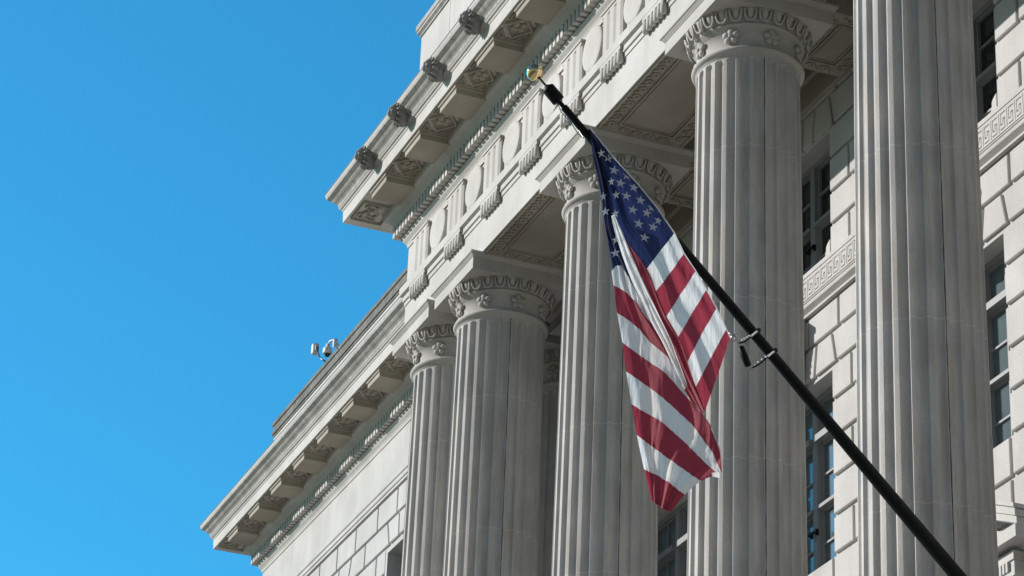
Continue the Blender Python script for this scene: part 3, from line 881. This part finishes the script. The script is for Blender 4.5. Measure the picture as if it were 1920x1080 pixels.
# hoods over the lowest windows
def hood(c):
    b = MB(); h = 1.20; t = .44; P = .30
    prof = [(.10, 8.60), (.10, 8.615), (.13, 8.625), (.14, 8.64), (P-.02, 8.64), (P-.01, 8.632), (P, 8.632), (P, 8.738), (0, 8.742)]
    b.sweep(prof+[(0, 8.60)], [(c-h+P, YW+.02), (c-h+P, YW-.001), (c+h-P, YW-.001), (c+h-P, YW+.02)])
    for s_ in (-1, 1):
        for (lo, hi, y0_, x_) in ((8.7395, 8.80, YW-P+.012, h), (8.801, 8.865, YW-P-.004, h+.006), (8.866, 8.905, YW-P-.022, h+.016)):
            pts = [(c+s_*x_, lo), (c+s_*x_, hi), (c, hi+t*x_), (c, lo+t*x_)]
            b.prism_y(pts, y0_, YW+.01)
    b.prism_y([(c-h+.2, 8.743), (c+h-.2, 8.743), (c, 8.745+t*(h-.2))], YW-.10, YW+.01)
    return b
for c in BAYS:
    H_ = hood(c).build('window_pediment', M_WALL, B)
    b = MB(); b.box(c-1.0, c+1.0, YW-.205, YW-.002, 8.525, 8.5995); b.box(c-.985, c+.985, YW-.19, YW-.002, 8.43, 8.5245); b.box(c-1.0, c+1.0, YW-.20, YW-.002, 8.39, 8.4295)
    b.box(c-.96, c-.70, YW-.15, YW-.002, 6.0, 8.3895); b.box(c+.70, c+.96, YW-.15, YW-.002, 6.0, 8.3895)
    for s_ in (-1, 1):
        for k in range(4):
            x = c+s_*.83-.075+.05*k; b.box(x-.013, x+.013, YW-.215, YW-.1905, 8.435, 8.52)
    b.build('window_surround', M_WALL, B)

# --- windows
def window(c, z0, z1, h=HWN, parent=B):
    yg = YW+.26; org = (c, yg, z0)
    fr = MB()
    # reveals and outer frame
    fw = .055
    fr.box(c-h, c-h+fw, yg-.06, yg+.07, z0, z1); fr.box(c+h-fw, c+h, yg-.06, yg+.07, z0, z1)
    fr.box(c-h+fw, c+h-fw, yg-.06, yg+.07, z1-fw, z1); fr.box(c-h+fw, c+h-fw, yg-.06, yg+.07, z0, z0+fw)
    fr.box(c-.045, c+.045, yg-.07, yg+.07, z0+fw, z1-fw)
    if z1-z0 < 1.6: marks = [z0, z0+.335, z0+.69, z0+1.04, z1]; rails = {2: .026}
    else: marks = [z0, z0+.37, z0+.74, z0+1.07, z0+1.45, z1]; rails = {2: .022, 4: .042}
    if z1-z0 > 2.2: marks = [z0, z0+.55, z0+1.05, z0+1.55, z0+2.05, z1]
    zt = marks[2]
    for (xa, xb) in ((c-h+fw, c-.045), (c+.045, c+h-fw)):
        xm = (xa+xb)/2; prev = z0+fw
        for i, rl in sorted(rails.items())+[(len(marks)-1, 0)]:
            za, zb = prev, (marks[i]-rl if rl else z1-fw)
            s_ = .026
            fr.box(xa+.002, xa+s_, yg-.03, yg+.03, za, zb); fr.box(xb-s_, xb-.002, yg-.03, yg+.03, za, zb)
            fr.box(xa+s_, xb-s_, yg-.031, yg+.03, za, za+s_*.7); fr.box(xa+s_, xb-s_, yg-.031, yg+.03, zb-s_*.7, zb-.001)
            fr.box(xm-.009, xm+.009, yg-.022, yg+.02, za+s_*.7, zb-s_*.7)
            for k in range(1, len(marks)-1):
                if za+.05 < marks[k] < zb-.05: fr.box(xa+s_, xb-s_, yg-.023, yg+.019, marks[k]-.010, marks[k]+.010)
            if rl:
                fr.box(xa, xb, yg-.055-rl*1.3, yg+.05, marks[i]-rl, marks[i]+rl*.6)
                prev = marks[i]+rl*.6+.001
    F_ = fr.build('window', M_FRAME, parent, org)
    gl = MB()
    gl.add([(c-h+.01, yg, z0+.01), (c+h-.01, yg, z0+.01), (c+h-.01, yg, z1-.01), (c-h+.01, yg, z1-.01)], [(0, 1, 2, 3)])
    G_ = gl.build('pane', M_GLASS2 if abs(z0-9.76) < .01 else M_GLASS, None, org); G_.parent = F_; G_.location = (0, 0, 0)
    hd = MB(); hd.box(c+.050, c+.066, yg-.10, yg-.07, zt-.25-.03, zt-.25+.03); hd.box(c-.066, c-.050, yg-.10, yg-.07, zt-.25-.03, zt-.25+.03)
    hd.box(c-.08, c+.08, yg-.115, yg-.10, zt-.25-.012, zt-.25+.012)
    H2 = hd.build('latch', M_BLACK, None, org); H2.parent = F_; H2.location = (0, 0, 0)
    return F_
def place2(o, parent, dx):
    c = o.copy(); SC.collection.objects.link(c); c.parent = parent; c.location = Vector(o.location)+Vector((dx*S, 0, 0))
    for ch in list(o.children):
        e = ch.copy(); SC.collection.objects.link(e); e.parent = c; e.location = ch.location
    return c
for (z0, z1) in ((12.83, 14.235), (9.76, 11.655), (6.0, 8.55)):
    w0 = window(BAYS[0], z0, z1)
    for c in BAYS[1:]: place2(w0, B, c-BAYS[0])
w1 = window(-36.95, 12.2, 14.13); place2(w1, B, 3.15)
# raised architrave round the wing windows
for c in (-36.95, -33.8):
    b = MB(); b.box(c-.765, c-.694, YW-.012, YW+.20, 12.2, 14.13); b.box(c+.694, c+.765, YW-.012, YW+.20, 12.2, 14.13); b.box(c-.765, c+.765, YW-.012, YW+.20, 14.1305, 14.20)
    b.build('wing_window_surround', M_WALL, B)

# --- attics
b = MB()
b.sweep([(0, 16.815), (0, 18.80), (-.6, 18.80), (-.6, 16.815)], path_p); b.box(XL+.6, XR-.6, YP+.6, 30, 16.8, 18.79)
AT = b.build('attic_storey', M_CORN, B)
b = MB(); b.sweep([(-.3, 18.801), (.018, 18.801), (.018, 18.825), (.048, 18.850), (.050, 18.885), (.060, 18.89), (.060, 18.965), (-.3, 19.0)], path_p); b.build('attic_coping', M_CYMA, AT)
b = MB()
for x in (-28.17, -26.4, -24.6, -22.8): b.box(x-.006, x+.006, YP-.0015, YP+.01, 16.82, 18.8)
b.build('attic_joint', M_JOINT, AT)
b = MB(); b.sweep([(0, 16.815), (0, 18.115), (-.5, 18.115), (-.5, 16.815)], path_wl); AW = b.build('wing_parapet', M_CORN, B)
b = MB(); b.sweep([(-.4, 18.116), (.012, 18.116), (.012, 18.15), (.03, 18.16), (.03, 18.215), (.018, 18.22), (.018, 18.30), (.035, 18.31), (.035, 18.37), (-.4, 18.39)], path_wl); b.build('parapet_coping', M_COPE, AW)
b = MB(); b.sweep([(0, 16.815), (0, 18.115), (-.5, 18.115), (-.5, 16.815)], path_wr); b.build('wing_parapet', M_CORN, B)
b = MB(); b.box(WL+.4, XL, YW+.45, 38, 16.8, 18.0); b.build('wing_roof', M_COPE, B)

# ------------------------------------------------------------------ flagpole
XF = -16.49
bot = Vector((XF, 11.75, 5.50)); top = Vector((XF, 6.745, 10.345))
ax = (top-bot).normalized(); Lp = (top-bot).length
FPo = tuple(bot)
FP = empty('flagpole', FPo, 'black angled flagpole with a gold ball finial, jutting from the columned facade', 'flagpole'); FP['_org'] = FPo
def orient(b, fn):  # map local (x,y,z along pole) to world module coordinates
    u = Vector((1, 0, 0)); v = ax.cross(u)
    b.v = [tuple(Vector(fn)+u*p[0]+v*p[1]+ax*p[2]) for p in b.v]
    return b
b = MB(); b.lathe([(.0005, 0), (.063, 0), (.062, .4), (.056, 2.2), (.046, 3.6), (.038, 4.6), (.030, 6.2), (.0265, Lp-.01), (.024, Lp), (.0005, Lp)], 0, 0, 32)
orient(b, bot).build('pole', M_BLACK, FP)
b = MB(); b.lathe([(.0005, -.05), (.16, -.05), (.16, .06), (.10, .08), (.09, .3), (.072, .33), (.072, .34)], 0, 0, 24); orient(b, bot).build('wall_bracket', M_BLACK, FP)
b = MB(); b.lathe([(.0005, Lp-.03), (.016, Lp-.03), (.016, Lp+.03), (.015, Lp+.031), (.015, Lp+.05), (.046, Lp+.051), (.048, Lp+.06), (.048, Lp+.165), (.044, Lp+.176), (.02, Lp+.19), (.008, Lp+.20), (.006, Lp+.29)], 0, 0, 24)
orient(b, bot).build('truck', M_BLACK, FP)
b = MB(); c0 = bot+ax*(Lp+.318); b.ball(tuple(c0), .0625, nu=32, nv=20); BL = b.build('ball_finial', M_GOLD, FP)
# halyard loop by the truck
b = MB(); v = ax.cross(Vector((1, 0, 0)))
side = -v if (v.z > 0) else v
pts = [bot+ax*(Lp+.05)+side*.02, bot+ax*(Lp-.02)+side*.045, bot+ax*(Lp-.12)+side*.04, bot+ax*(Lp-.22)+side*.055, bot+ax*(Lp-.27)+side*.042, bot+ax*(Lp-.2)+side*.03]
b.tube([tuple(p) for p in pts], .004, 5); b.build('halyard_clip', M_STEEL, FP)
# retainer rings with beads and the counterweight
TA = (XF+.02, 8.125, 8.775); TB = (XF+.02, 8.21, 8.592)
def ring(Pz, tail):
    P = Vector(Pz); d = (P-bot).dot(ax); c = bot+ax*d; r_ = .0375+.009
    u = Vector((1, 0, 0)); v = ax.cross(u); k = 22
    q = MB(); q.tube([tuple(c+(u*math.cos(2*math.pi*i/k)+v*math.sin(2*math.pi*i/k))*r_) for i in range(k)], .0075, 6, closed=True)
    q.ball(tuple(c-side*r_*1.08), .018, nu=8, nv=6)
    e = c+side*r_; q.tube([tuple(e), tuple((e+Vector(tail))*.5+Vector((0, 0, -.012))), tuple(tail)], [.0075, .007, .005], 6)
    q.build('retainer_ring', M_BLACK, FP)
    q = MB(); path = [c+side*r_*math.sin(a)+u*(r_*math.cos(a)+.012) for a in (.25, .5, .75, 1.0, 1.3)]+[e.lerp(Vector(tail), t)+u*.014+Vector((0, 0, .010)) for t in (.12, .34, .56, .78)]
    for p in path: q.ball(tuple(p), .0080, nu=8, nv=6)
    q.build('bead_string', M_BEAD, FP)
ring((XF, 8.245, 8.875), TA); ring((XF, 8.375, 8.745), TB)
b = MB(); a_, c_ = Vector(TA), Vector(TB)
b.tube([tuple(a_.lerp(c_, t)) for t in (.12, .16, .5, .86, .9)], [.012, .024, .026, .024, .012], 12); b.build('counterweight', M_BLACK, FP)
b = MB(); h_ = Vector((XF+.01, 8.052, 8.845))
b.tube([tuple(a_), tuple(a_.lerp(h_, .5)+Vector((.01, 0, .01))), tuple(h_)], .005, 6)
b.tube([tuple(a_.lerp(h_, .55)+Vector((0, math.cos(t)*.016, math.sin(t)*.028))) for t in [i*.7 for i in range(9)]], .005, 5, closed=True)
b.tube([tuple(c_), tuple(c_+Vector((0, .02, .012)))], .006, 5)
b.build('snap_hook', M_STEEL, FP)

# ------------------------------------------------------------------ flag
FLAG = empty('flag', (XF, 6.95, 10.2), 'red, white and blue flag with stars and stripes hanging in folds from the black pole', 'flag'); FLAG['_org'] = (XF, 6.95, 10.2)
FL= [[(-16.49,6.941,10.207),(-16.49,6.941,10.207),(-16.49,6.941,10.207),(-16.49,6.941,10.207),(-16.49,6.942,10.207),(-16.489,6.942,10.207),(-16.489,6.942,10.207),(-16.489,6.942,10.207),(-16.489,6.942,10.207),(-16.489,6.942,10.207),(-16.489,6.942,10.207),(-16.489,6.942,10.207),(-16.489,6.943,10.207)],[(-16.487,6.982,10.012),(-16.485,6.985,10.013),(-16.482,6.987,10.013),(-16.48,6.99,10.014),(-16.477,6.992,10.014),(-16.475,6.994,10.015),(-16.472,6.997,10.015),(-16.469,6.999,10.016),(-16.467,7.001,10.017),(-16.465,7.004,10.018),(-16.462,7.006,10.019),(-16.46,7.008,10.02),(-16.457,7.01,10.021)],[(-16.482,7.036,9.765),(-16.478,7.04,9.766),(-16.475,7.043,9.766),(-16.471,7.047,9.766),(-16.467,7.05,9.767),(-16.464,7.054,9.767),(-16.46,7.057,9.768),(-16.456,7.061,9.768),(-16.453,7.064,9.769),(-16.449,7.068,9.769),(-16.446,7.071,9.77),(-16.442,7.075,9.77),(-16.438,7.078,9.771)],[(-16.489,7.069,9.564),(-16.485,7.074,9.562),(-16.48,7.079,9.559),(-16.476,7.084,9.557),(-16.471,7.089,9.555),(-16.466,7.094,9.552),(-16.462,7.099,9.55),(-16.457,7.103,9.548),(-16.453,7.108,9.545),(-16.448,7.113,9.543),(-16.444,7.118,9.54),(-16.44,7.123,9.537),(-16.435,7.128,9.535)],[(-16.49,7.108,9.362),(-16.485,7.112,9.364),(-16.48,7.117,9.365),(-16.475,7.122,9.367),(-16.47,7.127,9.368),(-16.465,7.131,9.369),(-16.46,7.136,9.371),(-16.455,7.141,9.371),(-16.45,7.146,9.372),(-16.444,7.151,9.372),(-16.439,7.156,9.372),(-16.434,7.161,9.372),(-16.429,7.166,9.372)],[(-16.49,7.149,9.125),(-16.468,7.17,9.159),(-16.439,7.197,9.162),(-16.427,7.218,9.118),(-16.414,7.239,9.073),(-16.402,7.258,9.028),(-16.391,7.278,8.983),(-16.38,7.298,8.938),(-16.368,7.317,8.893),(-16.359,7.335,8.848),(-16.349,7.353,8.803),(-16.339,7.371,8.758),(-16.329,7.389,8.712)],[(-16.49,7.166,9.021),(-16.47,7.2,8.998),(-16.443,7.231,8.971),(-16.423,7.257,8.934),(-16.404,7.283,8.897),(-16.387,7.306,8.858),(-16.373,7.327,8.817),(-16.36,7.348,8.776),(-16.344,7.371,8.736),(-16.325,7.396,8.699),(-16.306,7.421,8.662),(-16.288,7.445,8.624),(-16.27,7.469,8.587)],[(-16.49,7.198,8.816),(-16.445,7.273,8.751),(-16.395,7.335,8.671),(-16.356,7.389,8.579),(-16.307,7.451,8.498),(-16.262,7.509,8.415),(-16.239,7.549,8.315),(-16.22,7.586,8.214),(-16.195,7.628,8.117),(-16.153,7.681,8.03),(-16.125,7.725,7.935),(-16.102,7.764,7.837),(-16.083,7.8,7.739)],[(-16.49,7.242,8.601),(-16.455,7.304,8.541),(-16.408,7.361,8.477),(-16.36,7.418,8.414),(-16.312,7.475,8.352),(-16.273,7.525,8.279),(-16.237,7.572,8.204),(-16.201,7.619,8.129),(-16.166,7.665,8.054),(-16.132,7.711,7.978),(-16.109,7.746,7.897),(-16.097,7.774,7.81),(-16.085,7.801,7.724)],[(-16.49,7.275,8.388),(-16.462,7.337,8.339),(-16.417,7.391,8.281),(-16.374,7.443,8.22),(-16.332,7.494,8.158),(-16.292,7.543,8.094),(-16.253,7.591,8.03),(-16.214,7.639,7.965),(-16.185,7.679,7.892),(-16.157,7.718,7.819),(-16.128,7.758,7.746),(-16.112,7.787,7.668),(-16.097,7.815,7.589)],[(-16.49,7.322,8.149),(-16.47,7.374,8.116),(-16.432,7.417,8.075),(-16.394,7.46,8.034),(-16.359,7.501,7.989),(-16.327,7.54,7.94),(-16.296,7.579,7.891),(-16.264,7.617,7.841),(-16.235,7.653,7.789),(-16.206,7.689,7.737),(-16.177,7.725,7.686),(-16.147,7.762,7.636),(-16.117,7.798,7.585)],[(-16.49,7.366,7.93),(-16.484,7.403,7.905),(-16.46,7.432,7.872),(-16.436,7.46,7.839),(-16.412,7.489,7.806),(-16.387,7.518,7.774),(-16.362,7.546,7.742),(-16.338,7.575,7.711),(-16.313,7.604,7.679),(-16.287,7.633,7.648),(-16.262,7.662,7.617),(-16.237,7.69,7.586),(-16.212,7.719,7.555)],[(-16.49,7.425,7.689),(-16.483,7.449,7.679),(-16.465,7.468,7.664),(-16.447,7.487,7.649),(-16.429,7.507,7.634),(-16.413,7.525,7.615),(-16.398,7.542,7.596),(-16.383,7.56,7.577),(-16.368,7.577,7.557),(-16.353,7.594,7.538),(-16.339,7.612,7.518),(-16.324,7.629,7.499),(-16.309,7.646,7.479)],[(-16.488,7.485,7.469),(-16.481,7.493,7.46),(-16.475,7.501,7.45),(-16.468,7.509,7.441),(-16.461,7.517,7.432),(-16.454,7.525,7.423),(-16.448,7.533,7.413),(-16.44,7.542,7.406),(-16.432,7.551,7.399),(-16.423,7.56,7.393),(-16.414,7.569,7.387),(-16.406,7.578,7.38),(-16.397,7.587,7.374)]]
FR= [[(-16.42,6.924,10.18),(-16.426,6.925,10.181),(-16.431,6.926,10.183),(-16.437,6.928,10.184),(-16.442,6.929,10.186),(-16.448,6.93,10.187),(-16.453,6.932,10.189),(-16.459,6.933,10.191),(-16.464,6.934,10.192)],[(-16.42,7.11,9.984),(-16.426,7.1,9.969),(-16.431,7.09,9.954),(-16.437,7.08,9.938),(-16.442,7.069,9.923),(-16.448,7.056,9.912),(-16.453,7.04,9.903),(-16.459,7.025,9.895),(-16.464,7.009,9.887)],[(-16.42,7.299,9.82),(-16.426,7.277,9.798),(-16.431,7.255,9.776),(-16.437,7.233,9.755),(-16.442,7.211,9.735),(-16.448,7.184,9.721),(-16.453,7.157,9.707),(-16.459,7.131,9.693),(-16.464,7.104,9.679)],[(-16.42,7.451,9.668),(-16.426,7.421,9.634),(-16.431,7.391,9.6),(-16.437,7.362,9.565),(-16.442,7.332,9.531),(-16.448,7.294,9.511),(-16.453,7.254,9.494),(-16.459,7.215,9.476),(-16.464,7.175,9.459)],[(-16.42,7.591,9.493),(-16.426,7.566,9.456),(-16.431,7.542,9.418),(-16.437,7.519,9.381),(-16.442,7.495,9.344),(-16.448,7.473,9.306),(-16.453,7.45,9.269),(-16.459,7.428,9.231),(-16.464,7.406,9.193)],[(-16.42,7.667,9.35),(-16.426,7.644,9.31),(-16.431,7.621,9.27),(-16.437,7.599,9.23),(-16.442,7.576,9.19),(-16.448,7.551,9.151),(-16.453,7.527,9.112),(-16.459,7.503,9.073),(-16.464,7.479,9.035)],[(-16.42,7.759,9.233),(-16.426,7.734,9.185),(-16.431,7.709,9.138),(-16.437,7.685,9.091),(-16.442,7.66,9.045),(-16.448,7.635,8.998),(-16.453,7.611,8.951),(-16.459,7.586,8.905),(-16.464,7.562,8.859)],[(-16.42,7.843,9.105),(-16.426,7.819,9.056),(-16.431,7.795,9.008),(-16.437,7.77,8.96),(-16.442,7.746,8.911),(-16.448,7.723,8.863),(-16.453,7.7,8.814),(-16.459,7.677,8.766),(-16.464,7.654,8.718)],[(-16.42,7.923,8.977),(-16.426,7.897,8.923),(-16.431,7.871,8.869),(-16.437,7.844,8.815),(-16.442,7.82,8.76),(-16.448,7.796,8.706),(-16.453,7.773,8.652),(-16.459,7.75,8.597),(-16.464,7.727,8.543)],[(-16.42,7.999,8.832),(-16.426,7.972,8.773),(-16.431,7.946,8.715),(-16.437,7.92,8.657),(-16.442,7.894,8.599),(-16.448,7.869,8.541),(-16.453,7.843,8.484),(-16.459,7.818,8.426),(-16.464,7.793,8.369)],[(-16.42,8.031,8.773),(-16.426,8.011,8.701),(-16.431,7.991,8.628),(-16.437,7.971,8.557),(-16.442,7.95,8.485),(-16.448,7.928,8.414),(-16.453,7.907,8.343),(-16.459,7.886,8.273),(-16.464,7.865,8.202)]]
FI= [[(-16.51,7.206,9.534),(-16.535,7.211,9.546),(-16.56,7.216,9.558),(-16.585,7.221,9.57),(-16.61,7.226,9.582)],[(-16.51,7.317,9.387),(-16.535,7.306,9.402),(-16.56,7.295,9.418),(-16.585,7.285,9.433),(-16.61,7.274,9.449)],[(-16.51,7.427,9.219),(-16.535,7.409,9.22),(-16.56,7.392,9.221),(-16.585,7.375,9.222),(-16.61,7.357,9.223)],[(-16.51,7.499,9.06),(-16.535,7.49,9.054),(-16.56,7.482,9.049),(-16.585,7.473,9.043),(-16.61,7.464,9.038)],[(-16.51,7.584,8.883),(-16.535,7.578,8.879),(-16.56,7.571,8.875),(-16.585,7.564,8.871),(-16.61,7.557,8.867)],[(-16.51,7.676,8.743),(-16.535,7.671,8.734),(-16.56,7.665,8.725),(-16.585,7.66,8.715),(-16.61,7.654,8.706)],[(-16.51,7.748,8.565),(-16.535,7.747,8.552),(-16.56,7.746,8.539),(-16.585,7.744,8.525),(-16.61,7.743,8.512)],[(-16.51,7.816,8.392),(-16.535,7.821,8.383),(-16.56,7.825,8.374),(-16.585,7.83,8.365),(-16.61,7.835,8.356)],[(-16.51,7.887,8.225),(-16.535,7.892,8.232),(-16.56,7.898,8.239),(-16.585,7.904,8.246),(-16.61,7.91,8.254)]]
FW= [[(-16.19,7.006,9.385),(-16.19,7.011,9.389),(-16.19,7.017,9.394),(-16.19,7.023,9.398),(-16.19,7.029,9.403)],[(-16.19,7.023,9.31),(-16.19,7.033,9.317),(-16.19,7.043,9.323),(-16.19,7.053,9.33),(-16.19,7.063,9.336)],[(-16.19,7.058,9.202),(-16.19,7.071,9.212),(-16.19,7.084,9.221),(-16.19,7.097,9.23),(-16.19,7.11,9.239)],[(-16.19,7.109,9.066),(-16.19,7.125,9.076),(-16.19,7.141,9.086),(-16.19,7.157,9.095),(-16.19,7.173,9.105)],[(-16.19,7.177,8.909),(-16.19,7.195,8.92),(-16.19,7.213,8.93),(-16.19,7.23,8.94),(-16.19,7.248,8.95)],[(-16.19,7.252,8.763),(-16.19,7.27,8.776),(-16.19,7.287,8.788),(-16.19,7.305,8.8),(-16.19,7.323,8.812)],[(-16.19,7.326,8.634),(-16.19,7.342,8.648),(-16.19,7.358,8.661),(-16.19,7.374,8.675),(-16.19,7.389,8.689)],[(-16.19,7.408,8.507),(-16.19,7.422,8.518),(-16.19,7.436,8.529),(-16.19,7.45,8.54),(-16.19,7.464,8.551)],[(-16.19,7.491,8.356),(-16.19,7.5,8.367),(-16.19,7.51,8.377),(-16.19,7.52,8.387),(-16.19,7.53,8.397)],[(-16.19,7.581,8.192),(-16.19,7.586,8.201),(-16.19,7.59,8.21),(-16.19,7.595,8.219),(-16.19,7.6,8.228)]]
SR= [(-16.44, 7.074, 9.977, 1), (-16.44, 7.121, 9.889, 1), (-16.44, 7.173, 9.799, 1), (-16.44, 7.22, 9.708, 1), (-16.44, 7.272, 9.61, 1), (-16.44, 7.319, 9.511, 1), (-16.44, 7.366, 9.412, 1), (-16.44, 7.221, 9.871, 0.9), (-16.44, 7.276, 9.79, 0.9), (-16.44, 7.328, 9.7, 0.9), (-16.44, 7.379, 9.61, 0.9), (-16.44, 7.43, 9.511, 0.9), (-16.44, 7.415, 9.661, 0.6), (-16.44, 7.469, 9.571, 0.7)]
SL= [(-16.44, 6.98, 10.108, 0.4), (-16.434, 7.009, 9.988, 0.6), (-16.406, 7.08, 9.764, 0.45), (-16.461, 7.046, 9.664, 0.5), (-16.464, 7.066, 9.551, 0.8), (-16.415, 7.119, 9.523, 0.6), (-16.393, 7.114, 9.66, 0.6), (-16.433, 7.14, 9.331, 0.9), (-16.45, 7.142, 9.235, 0.9)]

def sheet(b, rows, mats_, sub=6, amp=.010, seed=0, freq=9.0, slant=0.0, scallop=.0):
    """rows: boundary polylines top to bottom; one material slot per band; extra wrinkles in x"""
    nc = len(rows[0]); up = 6
    cols = (nc-1)*up+1
    def cr(p0, p1, p2, p3, t):
        return .5*((2*p1)+(-p0+p2)*t+(2*p0-5*p1+4*p2-p3)*t*t+(-p0+3*p1-3*p2+p3)*t**3)
    RR = []
    for r in rows:
        P = [Vector(p) for p in r]; q = []
        for i in range(nc-1):
            for k in range(up):
                q.append(cr(P[max(0, i-1)], P[i], P[i+1], P[min(nc-1, i+2)], k/up))
        q.append(P[-1]); RR.append(q)
    base = len(b.v); lines = []
    for i in range(len(RR)-1):
        for s_ in range(sub):
            t = s_/sub; lines.append(([cr(RR[max(0, i-1)][j], RR[i][j], RR[i+1][j], RR[min(len(RR)-1, i+2)][j], t) for j in range(cols)], i, t))
    lines.append((RR[-1], len(RR)-1, 0))
    for li, (ln, i, t) in enumerate(lines):
        for j, p in enumerate(ln):
            u = j/(cols-1); edge = min(1, u*8, (1-u)*8) if cols > 1 else 1
            tt = i+t
            wv = math.sin(u*freq*2.2+slant*tt+1.7*noise.noise(Vector((u*2.1, tt*.35, seed))))*.6
            wv += noise.noise(Vector((u*freq*.9, tt*.45, seed+5)))*1.6
            seam = math.exp(-((t if t < .5 else 1-t)*6)**2)
            pk = noise.noise(Vector((u*26, tt*.7, seed+9)))*.6*(1 if 0 < i else .3)*(.35+seam)
            x = amp*(wv+pk)*edge
            sc = scallop*noise.noise(Vector((u*30, i*1.0, seed+3)))*seam
            b.v.append((p.x+x*.86, p.y-x*.42, p.z-x*.30+sc))
    for li in range(len(lines)-1):
        for j in range(cols-1):
            a = base+li*cols+j; b.face((a, a+1, a+cols+1, a+cols), mats_[lines[li][1]], True)
RED_, WH_, BL_ = 0, 1, 2
def star(b, c, size, nrm, rot=0.0, sq=1.0):
    n_ = Vector(nrm).normalized(); u = n_.cross(Vector((0, 0, 1))).normalized(); v = u.cross(n_)
    base = len(b.v); C_ = Vector(c)
    b.v.append(tuple(C_))
    for i in range(10):
        r = size*(1 if i % 2 == 0 else .385); a = rot+math.pi/2+i*math.pi/5
        b.v.append(tuple(C_+(u*math.cos(a)*sq+v*math.sin(a))*r))
    for i in range(10): b.face((base, base+1+i, base+1+(i+1) % 10), WH_)
FM = [M_RED, M_WHITE, M_BLUE]
b = MB()
sheet(b, FL, [BL_]*5+[WH_, RED_]*4, amp=.030, seed=1, freq=7, slant=.35, scallop=.004)
for x, y, z, s_ in SL[1:]: star(b, (x+.030, y, z), .038, (.75, -.6, 0), -.1, .35+.65*s_)
b.build('fly_fold', FM, FLAG)
b = MB()
sheet(b, FR, [BL_]*4+[WH_, RED_]*3, amp=.009, seed=4, freq=6, slant=.2, scallop=.002)
for x, y, z, s_ in SR: star(b, (x+.014, y, z), .040, (1, -.12, 0), .10, .55+.45*s_)
b.build('hoist_part', FM, FLAG)
b = MB()
sheet(b, FI, [RED_]*8, amp=.018, seed=7, freq=4, slant=.6); b.build('inner_fold', FM, FLAG)
b = MB()
sheet(b, FW, [WH_]*9, amp=.016, seed=11, freq=5, slant=.5); b.build('white_pleat', FM, FLAG)
b = MB()  # stitched heading along the pole and the white hem tag at the fly corner
hp = [r[0] for r in FR]
for p, q in zip(hp[:-1], hp[1:]):
    p = Vector(p); q = Vector(q); o_ = Vector((0.002, .005, .005))
    b.add([tuple(p+Vector((.004, -.004, -.004))), tuple(q+Vector((.004, -.004, -.004))), tuple(q+o_), tuple(p+o_)], [(0, 1, 2, 3)], WH_)
b.build('heading', FM, FLAG)
b = MB(); p = Vector(FL[10][-1]); b.add([tuple(p+Vector((.01, -.05, -.004))), tuple(p+Vector((.01, -.002, .012))), tuple(p+Vector((.01, .012, .005))), tuple(p+Vector((.01, .008, -.03))), tuple(p+Vector((.01, -.045, -.03)))], [(0, 1, 2, 3, 4)], WH_)
b.build('hem_tab', FM, FLAG)

# ------------------------------------------------------------------ roof cameras
def camera_unit():
    org = (-37.9, 11.9, 18.39)
    e = empty('security_camera', org, 'white dome camera with two box antennas on the dark parapet against the sky', 'camera'); e['_org'] = org
    b = MB(); b.tube([(-37.9, 11.95, 18.375), (-37.92, 11.82, 18.39), (-38.0, 11.76, 18.46), (-38.14, 11.75, 18.56), (-38.24, 11.75, 18.68), (-38.26, 11.75, 18.79)], .014, 8); b.build('curved_arm', M_DARKP, e)
    b = MB(); b.prism_y([(-38.40, 18.70), (-38.30, 18.70), (-38.30, 18.86), (-38.40, 18.86)], 11.69, 11.78, bev=.010); b.box(-38.30, -38.27, 11.72, 11.77, 18.73, 18.82); b.build('box_antenna', M_WHITEP, e)
    b = MB(); x, y, z = -37.72, 11.74, 18.47
    b.lathe([(.0005, z+.125), (.030, z+.125), (.034, z+.075), (.062, z+.060), (.070, z+.035), (.070, z-.025), (.066, z-.034), (.0005, z-.034)], x, y, 24)
    b.tube([(x, y, z+.11), (x+.05, y+.01, z+.15), (x+.13, y+.03, z+.15), (x+.20, y+.10, z+.06), (x+.2, y+.16, z-.09)], .016, 8)
    b.build('dome_housing', M_WHITEP, e)
    b = MB(); b.ball((x, y, z-.035), (.046, .046, .052), nu=18, nv=12); b.build('dome_lens', M_DARKP, e)
    b = MB(); b.prism_y([(-37.36, 18.38), (-37.31, 18.37), (-37.30, 18.48), (-37.325, 18.52), (-37.355, 18.50)], 11.70, 11.76, bev=.008); b.tube([(-37.31, 11.74, 18.42), (-37.28, 11.8, 18.38), (-37.28, 11.9, 18.36)], .010, 6); b.build('box_antenna', M_WHITEP, e)
camera_unit()
for o in list(bpy.data.objects):
    for k in ('_org', '_u'):
        if k in o: del o[k]
